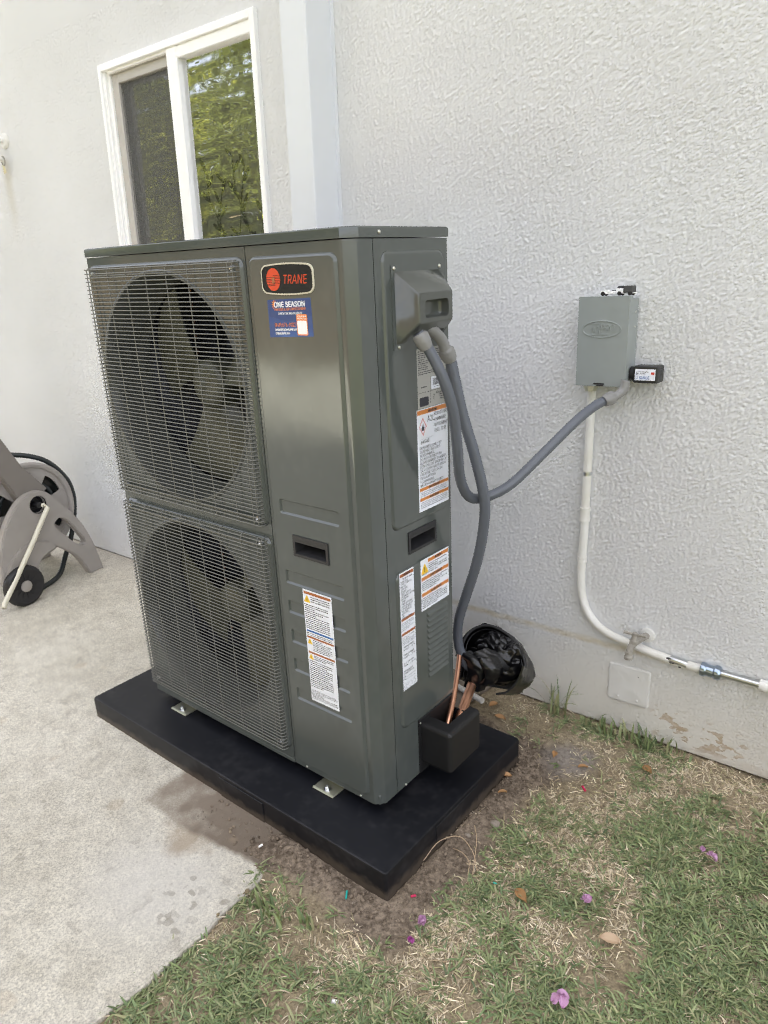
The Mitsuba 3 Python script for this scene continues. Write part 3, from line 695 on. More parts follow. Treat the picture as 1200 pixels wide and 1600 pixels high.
# right side: raised upper and lower fields, grip pocket
SU, SL = (.089, .3055, .719, 1.312), (.093, .3045, .196, .617)
SH = (.145, .254, .648, .7015)
side = sbox(.0676, ZB + .004, D, ZT).difference(unary_union([Polygon(rrect(*SU, .02)), Polygon(rrect(*SL, .02)), sbox(SH[0] + .004, SH[2] + .004, SH[1] - .004, SH[3] - .004)]))
parts = [slab(side, -.0012, 0)]
for s in (SU, SL):
    parts.append(loft([(rrect(*s, .022), 0), (rrect(s[0] + .002, s[1] - .002, s[2] + .002, s[3] - .002, .020), .0024), (rrect(s[0] + .005, s[1] - .005, s[2] + .005, s[3] - .005, .018), .0042), (rrect(s[0] + .008, s[1] - .008, s[2] + .008, s[3] - .008, .015), .0046)]))
parts.append(cbox(D - .0012, D, ZB + .004, ZT, -.03, -.0012))
put(ac, 'side_panel', cat(parts), 'cabinet_paint', SIDE, smooth=40)
SHH = .0046

# lid with turned-down rim
lidp = np.array([(XL - .002, -.0025), (-CH - .002, -.0025), (.0025, CH + .002), (.0025, D + .002), (XL - .002, D + .002)])
def inset(p, d):
    q = np.array(Polygon(p).buffer(-d, join_style=2).exterior.coords)[:-1]
    if Polygon(q).exterior.is_ccw is False: q = q[::-1]
    k = np.argmin(np.linalg.norm(q - p[0], axis=1)); return np.roll(q, -k, 0)
put(ac, 'lid', loft([(lidp, ZT + .002), (lidp, 1.3545), (inset(lidp, .0012), 1.357), (inset(lidp, .004), 1.3582)], cap0=True), 'cabinet_paint', U, smooth=30)
put(ac, 'base_pan', cbox(XL + .006, -.008, .008, D - .004, ZB, ZB + .03, .003), 'cabinet_paint', U)
put(ac, 'front_sill', cbox(XL, SEAM - .002, -.0005, .006, ZB, ZB + .0115, .001), 'cabinet_paint', U)
put(ac, 'inner_wall', cat(cbox(SEAM + .004, SEAM + .006, .004, D - .02, ZB + .03, ZT), cbox(XL + .004, SEAM + .004, .004, D - .02, .686, .689), cbox(-.2975, -.004, D - .02, D - .016, ZB + .03, ZT),
                          cbox(-.292, -.004, .045, .047, ZB + .03, ZT)), 'dark_inside', U)
put(ac, 'coil', cat(cbox(XL + .004, SEAM + .004, D - .02, D - .002, ZB + .03, ZT), cbox(XL + .004, XL + .02, .01, D - .02, ZB + .03, ZT), *[cbox(XL + .03, SEAM, D - .026, D - .0195, z, z + .008) for z in np.arange(.08, 1.30, .024)]), 'coil_fin', U)
put(ac, 'coil_bend', cat([tube([(XL + .045 + .012 * math.cos(t), D - .045, z + .011 * math.sin(t)) for t in np.linspace(-1.5, 1.5, 9)], .004, 8) for z in np.arange(.14, 1.28, .044)]), 'copper', U, smooth=True, kind='stuff')

# fans
def fan(cz, phase):
    f = put(ac, 'fan', lathe([(.062, -.175), (.066, -.115), (.060, -.103), (.045, -.095), (.020, -.091), (.012, -.087), (.006, -.081), (0, -.080)], 36, (FANX, cz, 0)), 'fan_plastic', FRONT, smooth=40)
    for b in range(3):
        a0 = phase + b * 2 * math.pi / 3; NR, NA = 10, 14; top = []
        for i in range(NR + 1):
            r = .055 + (.268 - .055) * i / NR
            s0, s1 = -.46 - .18 * (i / NR), .46 + .30 * (i / NR) ** 1.5
            for j in range(NA + 1):
                th = a0 + s0 + (s1 - s0) * j / NA; u = j / NA
                top.append((FANX + r * math.cos(th), cz + r * math.sin(th), -.108 - .062 * u + .012 * math.sin(u * math.pi) - .01 * (i / NR) ** 2))
        top = np.array(top); n = len(top); V = np.vstack([top, top - [0, 0, .004]]); F = []
        for i in range(NR):
            for j in range(NA):
                q = i * (NA + 1) + j; w = q + NA + 1
                F += [[q, w, w + 1], [q, w + 1, q + 1], [n + q, n + w + 1, n + w], [n + q, n + q + 1, n + w + 1]]
        loop = [j for j in range(NA + 1)] + [i * (NA + 1) + NA for i in range(1, NR + 1)] + [NR * (NA + 1) + j for j in range(NA - 1, -1, -1)] + [i * (NA + 1) for i in range(NR - 1, 0, -1)]
        for k in range(len(loop)):
            p_, q_ = loop[k], loop[(k + 1) % len(loop)]; F += [[p_, n + q_, q_], [p_, n + p_, n + q_]]
        put(f, 'blade', trimesh.Trimesh(V, np.array(F), process=False), 'fan_plastic', FRONT, smooth=40)
    put(ac, 'motor_bracket', cat(lathe([(.05, -.25), (.05, -.185), (.0, -.18)], 24, (FANX, cz, 0)), cbox(FANX - .13, FANX - .115, cz - .30, cz + .30, -.26, -.25), cbox(FANX + .115, FANX + .13, cz - .30, cz + .30, -.26, -.25)), 'dark_inside', FRONT, smooth=40)
fan(FANZ[0], math.radians(-90)); fan(FANZ[1], math.radians(-50))

# wire guards
def guard(z0, z1):
    a0, a1, hf = -.917, -.3125, .0215
    ms = []
    nw = int(round((z1 - z0) / .0101)) + 1
    for z in np.linspace(z0, z1, nw):
        ms.append(tube([(a0, z, .006), (a0 + .0006, z, .014), (a0 + .003, z, hf - .0012), (a0 + .007, z, hf), (a1 - .007, z, hf), (a1 - .003, z, hf - .0012), (a1 - .0006, z, .014), (a1, z, .006)], .00145, 6))
    vb = hf - .0026
    for x in (a0 + .010, a0 + .028, *np.linspace(a0 + .105, a1 - .085, 6), a1 - .026, a1 - .0095):
        ms.append(tube([(x, z0 - .004, .006), (x, z0 - .003, .014), (x, z0 + .002, vb), (x, z1 - .002, vb), (x, z1 + .003, .014), (x, z1 + .004, .006)], .0013, 6))
    for z in (z0 + .0155, z1 - .0155):
        ms.append(tube([(a0 + .022, z, .010), (a0 + .024, z, vb - .003), (a1 - .050, z, vb - .003), (a1 - .040, z, vb - .004), (a1 - .026, z, .011)], .0021, 8))
    for z in (z0 - .0036, z1 + .0036):
        ms.append(tube([(a0 + .004, z, .012), (a1 - .004, z, .012)], .0012, 6))
    g = put(ac, 'fan_guard', cat(ms), 'wire_coat', FRONT, smooth=True, kind='stuff')
    for x in (a0 + .022, a1 - .022):
        for z in (z0 + .012, z1 - .012):
            put(g, 'screw', cat(lathe([(.0062, .008), (.0062, .0115), (.0045, .012), (.0045, .0145), (.003, .0165), (0, .0168)], 16, (x, z, 0))), 'chrome', FRONT, smooth=40)
guard(.7075, 1.3055); guard(.0725, .668)

# grip pockets
def pocket(b, h, M, n):
    x0, x1, z0, z1 = b; w = .007
    fr_ = slab(sbox(*np.array([x0, z0, x1, z1])).difference(sbox(x0 + w, z0 + w, x1 - w, z1 - .016)), h - .001, h + .0032)
    a, c = np.array([(x0 + w, z0 + w), (x1 - w, z0 + w), (x1 - w, z1 - .016), (x0 + w, z1 - .016)]), np.array([(x0 + w + .006, z0 + w + .014), (x1 - w - .006, z0 + w + .014), (x1 - w - .006, z1 - .012), (x0 + w + .006, z1 - .012)])
    put(ac, 'grip', cat(fr_, loft([(a, h + .003), (c, h - .035)])), 'black_plastic', M)
pocket(HD, .0068, FRONT, 0); pocket(SH, 0.0, SIDE, 1)

# louvres on the lower side field
for k in range(12):
    z = .2925 + k * .0155; y0, y1, e = .2035, .290, SHH
    put(ac, 'louver', hull([(y0, z + .0125, e - .0005), (y1, z + .0125, e - .0005), (y0 + .001, z + .0015, e - .0005), (y1 - .001, z + .0015, e - .0005), (y0 + .003, z + .002, e + .0050), (y1 - .003, z + .002, e + .0050), (y0 + .003, z + .0042, e + .0054), (y1 - .003, z + .0042, e + .0054)]),
        'cabinet_paint', SIDE)

# wiring cover on the upper side field
cv_ = ac + '__wiring_cover'
E0 = SHH
put(ac, 'wiring_cover', cat(slab(Polygon(rrect(.1125, .2885, 1.1155, 1.2855, .004, 3)), E0, E0 + .0022)), 'cabinet_paint', SIDE)
def cover_body():
    import manifold3d as m3
    out = hull([(y, z, h) for (y, z, h) in [(.1225, 1.272, E0 + .002), (.2785, 1.272, E0 + .002), (.1225, 1.128, E0 + .002), (.2785, 1.128, E0 + .002)]] +
               [tuple(np.array(c) + .007 * v) for c in [(.146, 1.226, .047), (.258, 1.226, .047), (.146, 1.172, .047), (.258, 1.172, .047)] for v in trimesh.creation.icosphere(subdivisions=2).vertices])
    rec = rbox(.160, .246, 1.178, 1.214, .030, .09, .009)
    arch = cbox(.150, .262, 1.10, 1.150, -.01, .036, .004)
    def man(t): return m3.Manifold(m3.Mesh(np.asarray(t.vertices, np.float32), np.asarray(t.faces, np.uint32)))
    r = (man(out) - man(rec) - man(arch)).to_mesh()
    return trimesh.Trimesh(r.vert_properties[:, :3], r.tri_verts, process=False)
put(cv_, 'bulge', cover_body(), 'cover_paint', SIDE, smooth=35)
for y, z in ((.121, 1.2785), (.2805, 1.2785), (.130, 1.1215)):
    screw(cv_, SIDE, y, z, E0 + .0025, .0042)
screw(ac, SIDE, .0838, 1.3475, .0035, .0040)
screw(ac, SIDE, .1001, .0325, .001, .0032)
for x, z in ((-.252, .0355), (-.064, .0345)):
    screw(ac, FRONT, x, z, .001, .0030)

# feet
for x in (-.794, -.178):
    f = put(ac, 'foot', cat(cbox(x - .036, x + .036, -.0235, .36, .0008, .0045, .0012), cbox(x - .034, x + .034, .030, .0325, .0045, ZB + .001), cbox(x - .036, x + .036, -.0205, -.0175, .0043, .0062, .0006)), 'yellow_zinc', U)
    put(f, 'bolt', cat(lathe([(.0105, .0045), (.0105, .0065), (.0062, .0066), (.0062, .0125), (.0045, .0138), (0, .014)], 18, (x + .004, -.0075, 0)), lathe([(.0035, .0135), (.0035, .018), (0, .0185)], 10, (x + .004, -.0075, 0))), 'chrome', U, smooth=40)

# black pipe hood
hood = put(ac, 'pipe_hood', cbox(.158, .318, .030, .190, .001, .004, .001), 'hood_plastic', SIDE)
def hood_shell():
    import manifold3d as m3
    def man(t): return m3.Manifold(m3.Mesh(np.asarray(t.vertices, np.float32), np.asarray(t.faces, np.uint32)))
    out = rbox(.168, .312, .056, .176, -.02, .093, .012)
    keep = cbox(.1, .4, 0, .3, .002, .2)
    inn = cbox(.172, .308, .060, .171, -.05, .088)
    cut = cbox(.208, .33, .150, .25, -.01, .062)
    r = ((man(out) ^ man(keep)) - man(inn) - man(cut)).to_mesh()
    return trimesh.Trimesh(r.vert_properties[:, :3], r.tri_verts, process=False)
put(hood, 'shell', hood_shell(), 'hood_plastic', SIDE, smooth=35)
screw(hood, SIDE, .1645, .180, .004, .0028)

# ---- badge and stickers on the front
H1 = .0068
def superrect(x0, x1, z0, z1, bow, r):
    c = Polygon(rrect(x0, x1, z0, z1, r, 8))
    pts = np.array(c.exterior.coords)[:-1]; cx, cz = (x0 + x1) / 2, (z0 + z1) / 2
    u, w = (pts[:, 0] - cx) / (x1 - x0) * 2, (pts[:, 1] - cz) / (z1 - z0) * 2
    den = []
    for a in range(len(pts)):
        den.append((pts[a, 0] + np.sign(u[a]) * bow * .5 * (1 - w[a] ** 2) * (abs(u[a]) > .9), pts[a, 1]))
    q = Polygon(den); q = np.array(q.segmentize(.004).exterior.coords)[:-1]
    u = (q[:, 0] - cx) / (x1 - x0) * 2
    q[:, 1] += np.sign(q[:, 1] - cz) * bow * np.clip(1 - u ** 2, 0, 1) * np.minimum(1, np.abs(q[:, 1] - cz) / (z1 - z0) * 2.2)
    return q
bd = ac + '__badge'
out_ = superrect(-.2425, -.0935, 1.2405, 1.2945, .0045, .012)
if not Polygon(out_).exterior.is_ccw: out_ = out_[::-1]
inn_ = (out_ - out_.mean(0)) * [.955, .90] + out_.mean(0)
put(ac, 'badge', loft([(out_, H1), (out_, H1 + .0018), ((out_ - out_.mean(0)) * .99 + out_.mean(0), H1 + .0026), (inn_, H1 + .0026)], cap1=False), 'badge_silver', FRONT, smooth=30)
put(bd, 'field', loft([(inn_, H1 + .0018), (inn_, H1 + .0020)]), 'badge_black', FRONT)
ell = Polygon([(-.2075 + .0205 * math.cos(t), 1.267 + .0225 * math.sin(t)) for t in np.linspace(0, 2 * math.pi, 40, endpoint=False)])
cuts = [sbox(-.230, 1.2705 - k * .0032, -.2075 + .004 + .002 * (k % 2), 1.2716 - k * .0032) for k in range(6)] + [sbox(-.2085, 1.2745 - k * .0032, -.185, 1.2755 - k * .0032) for k in range(6)]
put(bd, 'emblem', cat([slab(g, H1 + .0021, H1 + .0026) for g in getattr(ell.difference(unary_union(cuts)), 'geoms', [ell.difference(unary_union(cuts))])]), 'badge_red', FRONT)
put(bd, 'emblem_center', slab(sbox(-.2115, 1.2595, -.2035, 1.2715), H1 + .0026, H1 + .0028), 'rust_ink', FRONT)
put(bd, 'lettering', text('TRANE', -.1800, 1.2580, .0175, H1 + .0021, .0680, False, .16), 'badge_red', FRONT)

st = ac + '__sticker'
SX0, SX1, SZ0, SZ1 = -.2335, -.1055, 1.1515, 1.2275
put(ac, 'sticker', slab(Polygon([(SX0 - .001, SZ0 - .0015), (SX1 + .001, SZ0 + .003), (SX1 - .001, SZ1 + .003), (SX0, SZ1 - .001)]), H1, H1 + .0003), 'sticker_blue', FRONT, label='blue company sticker with white and orange lettering')
rt = .03
put(st, 'chevron', slab(Polygon([(-.231, 1.2245), (-.108, 1.2285), (-.107, 1.196), (-.1735, 1.183), (-.2315, 1.193)]), H1 + .0004, H1 + .0005), 'sticker_dark', FRONT)
put(st, 'white_print', cat(text('ONE SEASON', -.2135, 1.2115, .0105, H1 + .0006, .0905, True, 0, 'l', rt), text('COMFORT ONE WAS ONE SEASON', -.2035, 1.1965, .0046, H1 + .0006, .071, False, 0, 'l', rt),
                           text('Contact@OneSeasonAir.com', -.216, 1.1640, .0048, H1 + .0006, .065, True, 0, 'l', rt), text('OneSeasonAir.com', -.2155, 1.1565, .0048, H1 + .0006, .043, True, 0, 'l', rt)), 'print_white', FRONT, kind='stuff')
put(st, 'orange_print', cat(text('HEATING & AIR CONDITIONING', -.213, 1.2045, .0052, H1 + .0006, .091, False, 0, 'l', rt), text('(949) 676-9202', -.216, 1.1715, .0082, H1 + .0006, .062, False, 0, 'l', rt),
                            *[slab(LineString([(-.2125, 1.2175), (-.2125 + .008 * math.cos(a), 1.2175 + .008 * math.sin(a))]).buffer(.0009), H1 + .0006, H1 + .0008) for a in np.linspace(1.2, 4.4, 6)]), 'print_orange', FRONT, kind='stuff')
put(st, 'scan_panel', slab(Polygon(rrect(-.1505, -.1195, 1.1560, 1.1985, .003, 3)), H1 + .0005, H1 + .0007), 'print_orange', FRONT)
put(st, 'scan_field', cat(slab(Polygon(rrect(-.1485, -.1215, 1.1585, 1.1855, .002, 3)), H1 + .0007, H1 + .0009), text('SCAN FOR MORE', -.1480, 1.1930, .0027, H1 + .0008, .026, False), text('INFORMATION', -.1480, 1.1885, .0027, H1 + .0008, .026, False)), 'print_white', FRONT)

def tri_sign(x, z, s, h, up='!'):
    t = Polygon([(x, z), (x + s, z), (x + s / 2, z + s * .87)]).buffer(s * .05)
    return slab(t.buffer(s * .04), h, h + .0001), slab(t.buffer(-s * .06), h + .0001, h + .0002), text(up, x + s / 2, z + s * .12, s * .5, h + .0002, None, True, 0, 'c')

# tall label on the front
lb = put(ac, 'warning_label', slab(Polygon([(-.2035, .2635), (-.1105, .2635), (-.1105, .5685), (-.2035, .5685)]), H1, H1 + .0003), 'paper', FRONT, label='tall white warning label with brown and blue stripes')
h = H1 + .0004; L0, L1 = -.2005, -.1135
put(lb, 'band', cat(slab(sbox(L0, .5575, L1, .5645), h, h + .0001), slab(sbox(L0, .4405, L1, .4455), h, h + .0001), slab(sbox(L0, .3985, L1, .4035), h, h + .0001)), 'rust_ink', FRONT)
put(lb, 'blue_band', slab(sbox(L0, .4575, L1, .4625), h, h + .0001), 'blue_ink', FRONT)
tr = [tri_sign(-.199, .5375, .017, h), tri_sign(-.199, .4255, .013, h), tri_sign(-.199, .3835, .013, h)]
put(lb, 'warning_triangle', cat([t[0] for t in tr]), 'yellow_ink', FRONT)
put(lb, 'print', cat([t[2] for t in tr] + [fine_print(-.178, L1, .5345, .5565, .0056, h, 1), fine_print(L0, L1, .4645, .5340, .0052, h, 2, .9), fine_print(L0, L1, .4475, .4570, .0045, h, 12), fine_print(-.183, L1, .405, .4400, .0046, h, 3, .9), fine_print(-.183, L1, .3825, .3975, .0046, h, 4),
                    fine_print(L0, L1, .300, .3815, .0055, h, 5, .88), fine_print(L0, L1, .268, .297, .0033, h, 6, .98)]), 'ink', FRONT, kind='stuff')

# ---- labels on the side
S1 = SHH
rl = put(ac, 'rating_plate', slab(sbox(.1925, .9785, .3015, 1.1100), S1, S1 + .0003), 'paper_gray', SIDE, label='gray rating plate with a barcode')
h = S1 + .0004
put(rl, 'barcode_field', slab(Polygon([(.2435, 1.0165), (.3000, 1.0165), (.3000, 1.0445), (.2435, 1.0445)]), h, h + .0001), 'paper', SIDE)
rg = np.random.default_rng(5)
bars = []; x = .250
while x < .292:
    w = rg.choice([.0009, .0016, .0024]); bars.append(quad(x, x + w, 1.0245, 1.0400, h + .0003)); x += w + rg.choice([.0009, .0014, .002])
put(rl, 'print', cat(bars, fine_print(.252, .292, 1.0185, 1.0235, .0028, h + .0003, 9), fine_print(.196, .238, 1.063, 1.107, .0044, h, 11, .9), fine_print(.242, .298, 1.073, 1.107, .0044, h, 13, .8), fine_print(.196, .298, 1.050, 1.062, .0042, h, 14, .95),
                    fine_print(.205, .226, 1.020, 1.030, .006, h, 15), text('A2L', .262, 1.004, .005, h), fine_print(.275, .298, .988, 1.010, .005, h, 16), *[slab(LineString(q).buffer(.0004), h, h + .0001) for q in
                    ([(.2405, .986), (.2405, 1.046)], [(.194, 1.0135), (.300, 1.0135)], [(.2535, 1.006), (.2575, .999), (.2535, .992), (.2495, .999), (.2535, 1.006)])]), 'ink', SIDE, kind='stuff')
put(rl, 'mark', slab(Polygon(rrect(.1985, .2325, .983, 1.003, .003, 3)), h, h + .0002), 'ink', SIDE)

wl = put(ac, 'refrigerant_label', slab(sbox(.1862, .7390, .3055, .9775), S1 + .0003, S1 + .0006), 'paper', SIDE, label='white refrigerant warning label with orange stripes')
h = S1 + .0007
put(wl, 'band', cat(slab(sbox(.1875, .9655, .3045, .9755), h, h + .0001), slab(sbox(.1895, .7880, .3045, .7955), h, h + .0001), slab(sbox(.1895, .7640, .3045, .7715), h, h + .0001)), 'orange_ink', SIDE)
tx = ['REPAIRED ONLY BY', 'TRAINED SERVICE', 'PERSONNEL.', 'DO NOT PUNCTURE', 'REFRIGERANT TUBING.', 'DISPOSE OF PROPERLY', 'IN ACCORDANCE WITH', 'FEDERAL OR LOCAL', 'REGULATIONS', 'FLAMMABLE', 'REFRIGERANT USED.']
wd_ = [.088, .080, .058, .086, .105, .104, .100, .090, .060, .054, .092]
diam = Polygon([(.2075, .9575), (.2215, .9375), (.2075, .9175), (.1935, .9375)])
put(wl, 'hazard_diamond', slab(diam.difference(diam.buffer(-.0018)), h, h + .0001), 'red_ink', SIDE)
flame = Polygon([(.2035, .9285), (.2115, .9285), (.2135, .9345), (.2105, .938), (.2095, .9445), (.2055, .940), (.2045, .936), (.2015, .9345)])
put(wl, 'print', cat(slab(flame, h, h + .0001), text('WARNING', .246, .9672, .0062, h + .0002, .034, True, 0, 'c'), text('A2L', .2255, .9455, .0140, h, .026), text('R454B', .1985, .8985, .0085, h, .032),
                    *[text(t, .2525, .9555 - .0130 * k, .0080, h, w) for k, (t, w) in enumerate(zip(['RISK OF FIRE', 'FLAMMABLE', 'REFRIGERANT', 'USED. TO BE'], [.050, .045, .050, .046]))],
                    *[text(t, .1935, .8860 - .0088 * k, .0062, h, w) for k, (t, w) in enumerate(zip(tx, wd_))], text('AVERTISSEMENT', .246, .7893, .005, h + .0002, .044, True, 0, 'c'), text('ADVERTENCIA', .246, .7653, .005, h + .0002, .038, True, 0, 'c')), 'ink', SIDE, kind='stuff')
put(wl, 'fine_print', cat(fine_print(.192, .302, .773, .787, .0042, h, 21, .95), fine_print(.192, .302, .744, .763, .0042, h, 22, .95), slab(sbox(.1925, .9095, .2500, .9099), h, h + .0001), slab(sbox(.2500, .9095, .2503, .963), h, h + .0001)), 'ink_gray', SIDE, kind='stuff')

w2 = put(ac, 'warning_label', slab(sbox(.1835, .4860, .3005, .6185), S1 + .0001, S1 + .0004), 'paper', SIDE, label='square white warning label above the louvers')
h = S1 + .0005
put(w2, 'band', cat(slab(sbox(.2135, .6055, .2985, .6145), h, h + .0001), slab(sbox(.1860, .5645, .2985, .5735), h, h + .0001), slab(sbox(.1860, .5230, .2985, .5320), h, h + .0001)), 'orange_ink', SIDE)
t3 = tri_sign(.1875, .5835, .024, h)
put(w2, 'warning_triangle', t3[0], 'yellow_ink', SIDE)
put(w2, 'print', cat(t3[2], text('WARNING', .256, .6072, .0058, h + .0002, .03, True, 0, 'c'), text('AVERTISSEMENT', .246, .5662, .0058, h + .0002, .05, True, 0, 'c'), text('ADVERTENCIA', .246, .5247, .0058, h + .0002, .044, True, 0, 'c'),
                    fine_print(.216, .297, .582, .6045, .0052, h, 31, .95), fine_print(.187, .297, .575, .583, .0042, h, 32, .6), fine_print(.187, .297, .534, .563, .0050, h, 33, .97), fine_print(.187, .297, .490, .5215, .0050, h, 34, .95)), 'ink', SIDE, kind='stuff')

w3 = put(ac, 'charge_label', slab(sbox(.1015, .3065, .1560, .6155), S1 + .0001, S1 + .0004), 'paper', SIDE, label='narrow tall white label near the corner seam')
put(w3, 'band', cat(slab(sbox(.1030, .6040, .1545, .6120), h, h + .0001), slab(sbox(.1030, .4920, .1545, .4985), h, h + .0001), slab(sbox(.1030, .4540, .1545, .4605), h, h + .0001)), 'rust_ink', SIDE)
t4 = ['RISK OF FIRE', 'AUXILIARY', 'DEVICES WHICH', 'MAY BE', 'IGNITION', 'SOURCES', 'SHALL NOT BE', 'INSTALLED IN THE', 'DUCTWORK,', 'OTHER', 'THAN AUXILIARY', 'DEVICES LISTED', 'FOR USE WITH', 'THE SPECIFIC', 'APPLIANCE', 'SEE', 'INSTRUCTIONS']
put(w3, 'print', cat(text('WARNING', .129, .6057, .0048, h + .0002, .026, True, 0, 'c'), *[text(t, .1055 if k else .113, .5965 - .00625 * k, .0040, h, .0031 * len(t)) for k, t in enumerate(t4)],
                    *[text(t, .1055, z, .0042, h, w) for t, z, w in (('1 Charge as shown to', .4210, .044), ('Factory 1 ____ lbs oz', .4140, .046), ('2 Charge Additional', .4000, .042), ('Charge 1 ____ lbs oz', .3930, .046), ('1 + 2 Total System', .3780, .042), ('Charge 1 ____ lbs oz', .3710, .046), ('REFRIGERATION', .3560, .034), ('SYSTEM INSTALLED', .3495, .040), ('BY ______________', .3415, .046), ('No. _____________', .3345, .046))],
                    slab(sbox(.1035, .3245, .1545, .3250), h, h + .0001), *[slab(sbox(a, .310, a + .0095, .322).difference(sbox(a + .0006, .3106, a + .0089, .3214)), h, h + .0001) for a in (.122, .138)]), 'ink', SIDE, kind='stuff')
put(w3, 'fine_print', cat(fine_print(.104, .154, .463, .490, .0046, h, 41), fine_print(.104, .154, .428, .452, .0046, h, 42), fine_print(.104, .118, .309, .322, .004, h, 43)), 'ink_gray', SIDE, kind='stuff')

# ------------------------------------------------------------------ flexible conduits
def ribbed(path, r, amp=.00035, pitch=.0042):
    P_ = spline(path, 26); s = np.concatenate([[0], np.cumsum(np.linalg.norm(np.diff(P_, axis=0), axis=1))])
    n = int(s[-1] / (pitch / 3)); t = np.linspace(0, s[-1], n); Q = np.column_stack([np.interp(t, s, P_[:, k]) for k in range(3)])
    return tube(Q, r + amp * np.where(np.arange(n) % 3 == 0, 1.0, -.4), 14)
fa = thing('flexible_conduit', 'gray flexible conduit looping from the unit cover to the wall box', 'conduit')
pA = [(.042, .150, 1.150), (.055, .160, 1.125), (.080, .182, 1.055), (.089, .205, .980), (.082, .230, .895), (.063, .270, .808), (.058, .318, .750), (.080, .362, .743), (.120, .410, .770), (.162, .490, .834), (.201, .580, .899), (.223, .640, .929), (.240, .672, .940)]
put(fa, 'hose', ribbed(pA, .0120), 'conduit_gray', U, smooth=True)
def gland(parent, p, d, r=.0185, L=.034, name='fitting'):
    prof = [(.012, -.002), (r * .86, 0), (r, .003), (r, L * .55), (r * .92, L * .62), (r * .92, L * .75), (r * .80, L), (.0125, L + .001)]
    put(parent, name, lathe(prof, 20, p, d), 'fitting_gray', U, smooth=40)
gland(fa, np.array(pA[1]) - [0.010, .009, -.022], np.array(pA[2]) - pA[1], 0.0172, .033)
gland(fa, np.array([.2405, .6725, .9402]) + np.array([.010, .012, .006]), np.array([-.02, -.035, -.012]), .0172, .030)
put(fa, 'elbow', tube(spline([(.243, .678, .942), (.256, .694, .949), (.266, .706, .962), (.269, .711, .985)]), .0115, 14), 'fitting_gray', U, smooth=True)
fb = thing('flexible_conduit', 'gray flexible conduit dropping from the unit cover into the black insulation', 'conduit')
pB = [(.040, .272, 1.075), (.056, .290, .960), (.077, .310, .857), (.091, .330, .747), (.078, .345, .658), (.050, .360, .562), (.006, .378, .452), (-.029, .393, .360), (-.042, .410, .281), (-.030, .425, .218), (-.006, .437, .190)]
put(fb, 'hose', ribbed(pB, .0130), 'conduit_gray', U, smooth=True)
put(fb, 'elbow', tube(spline([(.024, .205, 1.156), (.030, .222, 1.146), (.035, .244, 1.126), (.038, .258, 1.098)]), .0125, 14), 'fitting_gray', U, smooth=True)
gland(fb, (.0375, .256, 1.105), (.003, .016, -.030), .0178, .030)

# ------------------------------------------------------------------ refrigerant pipes and their black insulation
lone('copper_pipe', 'thin bare copper pipe rising from the black hood', 'pipe', tube(spline([(.034, .222, .06), (.034, .240, .135), (.012, .300, .175), (-.014, .360, .210), (-.036, .405, .242), (-.055, .440, .275)]), .0072, 16), 'copper', U, smooth=True)
lone('copper_pipe', 'thick copper pipe running from the black hood into the black insulation', 'pipe', tube(spline([(.036, .270, .05), (.036, .292, .125), (.020, .345, .145), (.004, .400, .160), (-.008, .440, .176), (-.012, .475, .20)]), .0132, 28), 'copper', U, smooth=True)
ins_ = thing('pipe_insulation', 'crumpled glossy black pipe insulation bundle behind the unit', 'insulation')
def ribbon(path, wdir, w, t, n=10, crease=.0, belly=.022):
    P_ = spline(path, n); m = len(P_); wd2 = np.array([np.array(wdir(i / (m - 1))) for i in range(m)]); wd2 /= np.linalg.norm(wd2, axis=1, keepdims=True)
    V = []; K = 9
    tan = np.gradient(P_, axis=0); nr = np.cross(tan, wd2); nr /= np.linalg.norm(nr, axis=1, keepdims=True)
    for sgn in (.5, -.5):
        for i in range(m):
            for k in range(K):
                u = k / (K - 1) - .5
                wob = crease * (meshkit.fbm(np.array([[i * .16, u * 3.0, 3.]]), 3)[0] - .5)
                V.append(P_[i] + wd2[i] * u * w + nr[i] * (sgn * t + wob - belly * (u * 2) ** 2 * w / .1))
    V = np.array(V); F = []; N = m * K
    for i in range(m - 1):
        for k in range(K - 1):
            a = i * K + k; b = a + K
            F += [[a, a + 1, b + 1], [a, b + 1, b], [N + a, N + b + 1, N + a + 1], [N + a, N + b, N + b + 1]]
        for k in (0, K - 1):
            a = i * K + k; b = a + K; F += [[a, b, N + b], [a, N + b, N + a]]
    for i in (0, m - 1):
        for k in range(K - 1):
            a = i * K + k; F += [[a, a + 1, N + a + 1], [a, N + a + 1, N + a]]
    return trimesh.Trimesh(V, np.array(F), process=False)
AX = np.array([-.25, 1, -.75]); AX = AX / np.linalg.norm(AX)          # the loop opens towards the lawn and upwards
arch = np.array([(-.060, .440, .145), (-.067, .463, .180), (-.083, .497, .229), (-.070, .526, .263), (-.031, .547, .280), (.019, .553, .272), (.066, .547, .248), (.102, .528, .210), (.109, .502, .173), (.093, .482, .146)])
put(ins_, 'sleeve', ribbon(arch + AX * .050, lambda t: AX + np.array([.10, 0, .05]) * math.sin(t * 9), .10, .006, 10, .016, 0.0), 'insulation_black', U, smooth=50)
bk = spline(arch + AX * .094, 10)
put(ins_, 'lining', trimesh.Trimesh(np.vstack([bk, bk.mean(0)]), [[k, (k + 1) % len(bk), len(bk)] for k in range(len(bk))], process=False), 'foam_black', U)
put(ins_, 'seam', tube(spline(arch - AX * .001, 10), .0042, 8), 'foam_black', U, smooth=True)
put(ins_, 'seam', tube(spline(arch * .90 + np.array([.015, .5, .2]) * .10 + AX * .004, 10), .0024, 8), 'insulation_black', U, smooth=True)
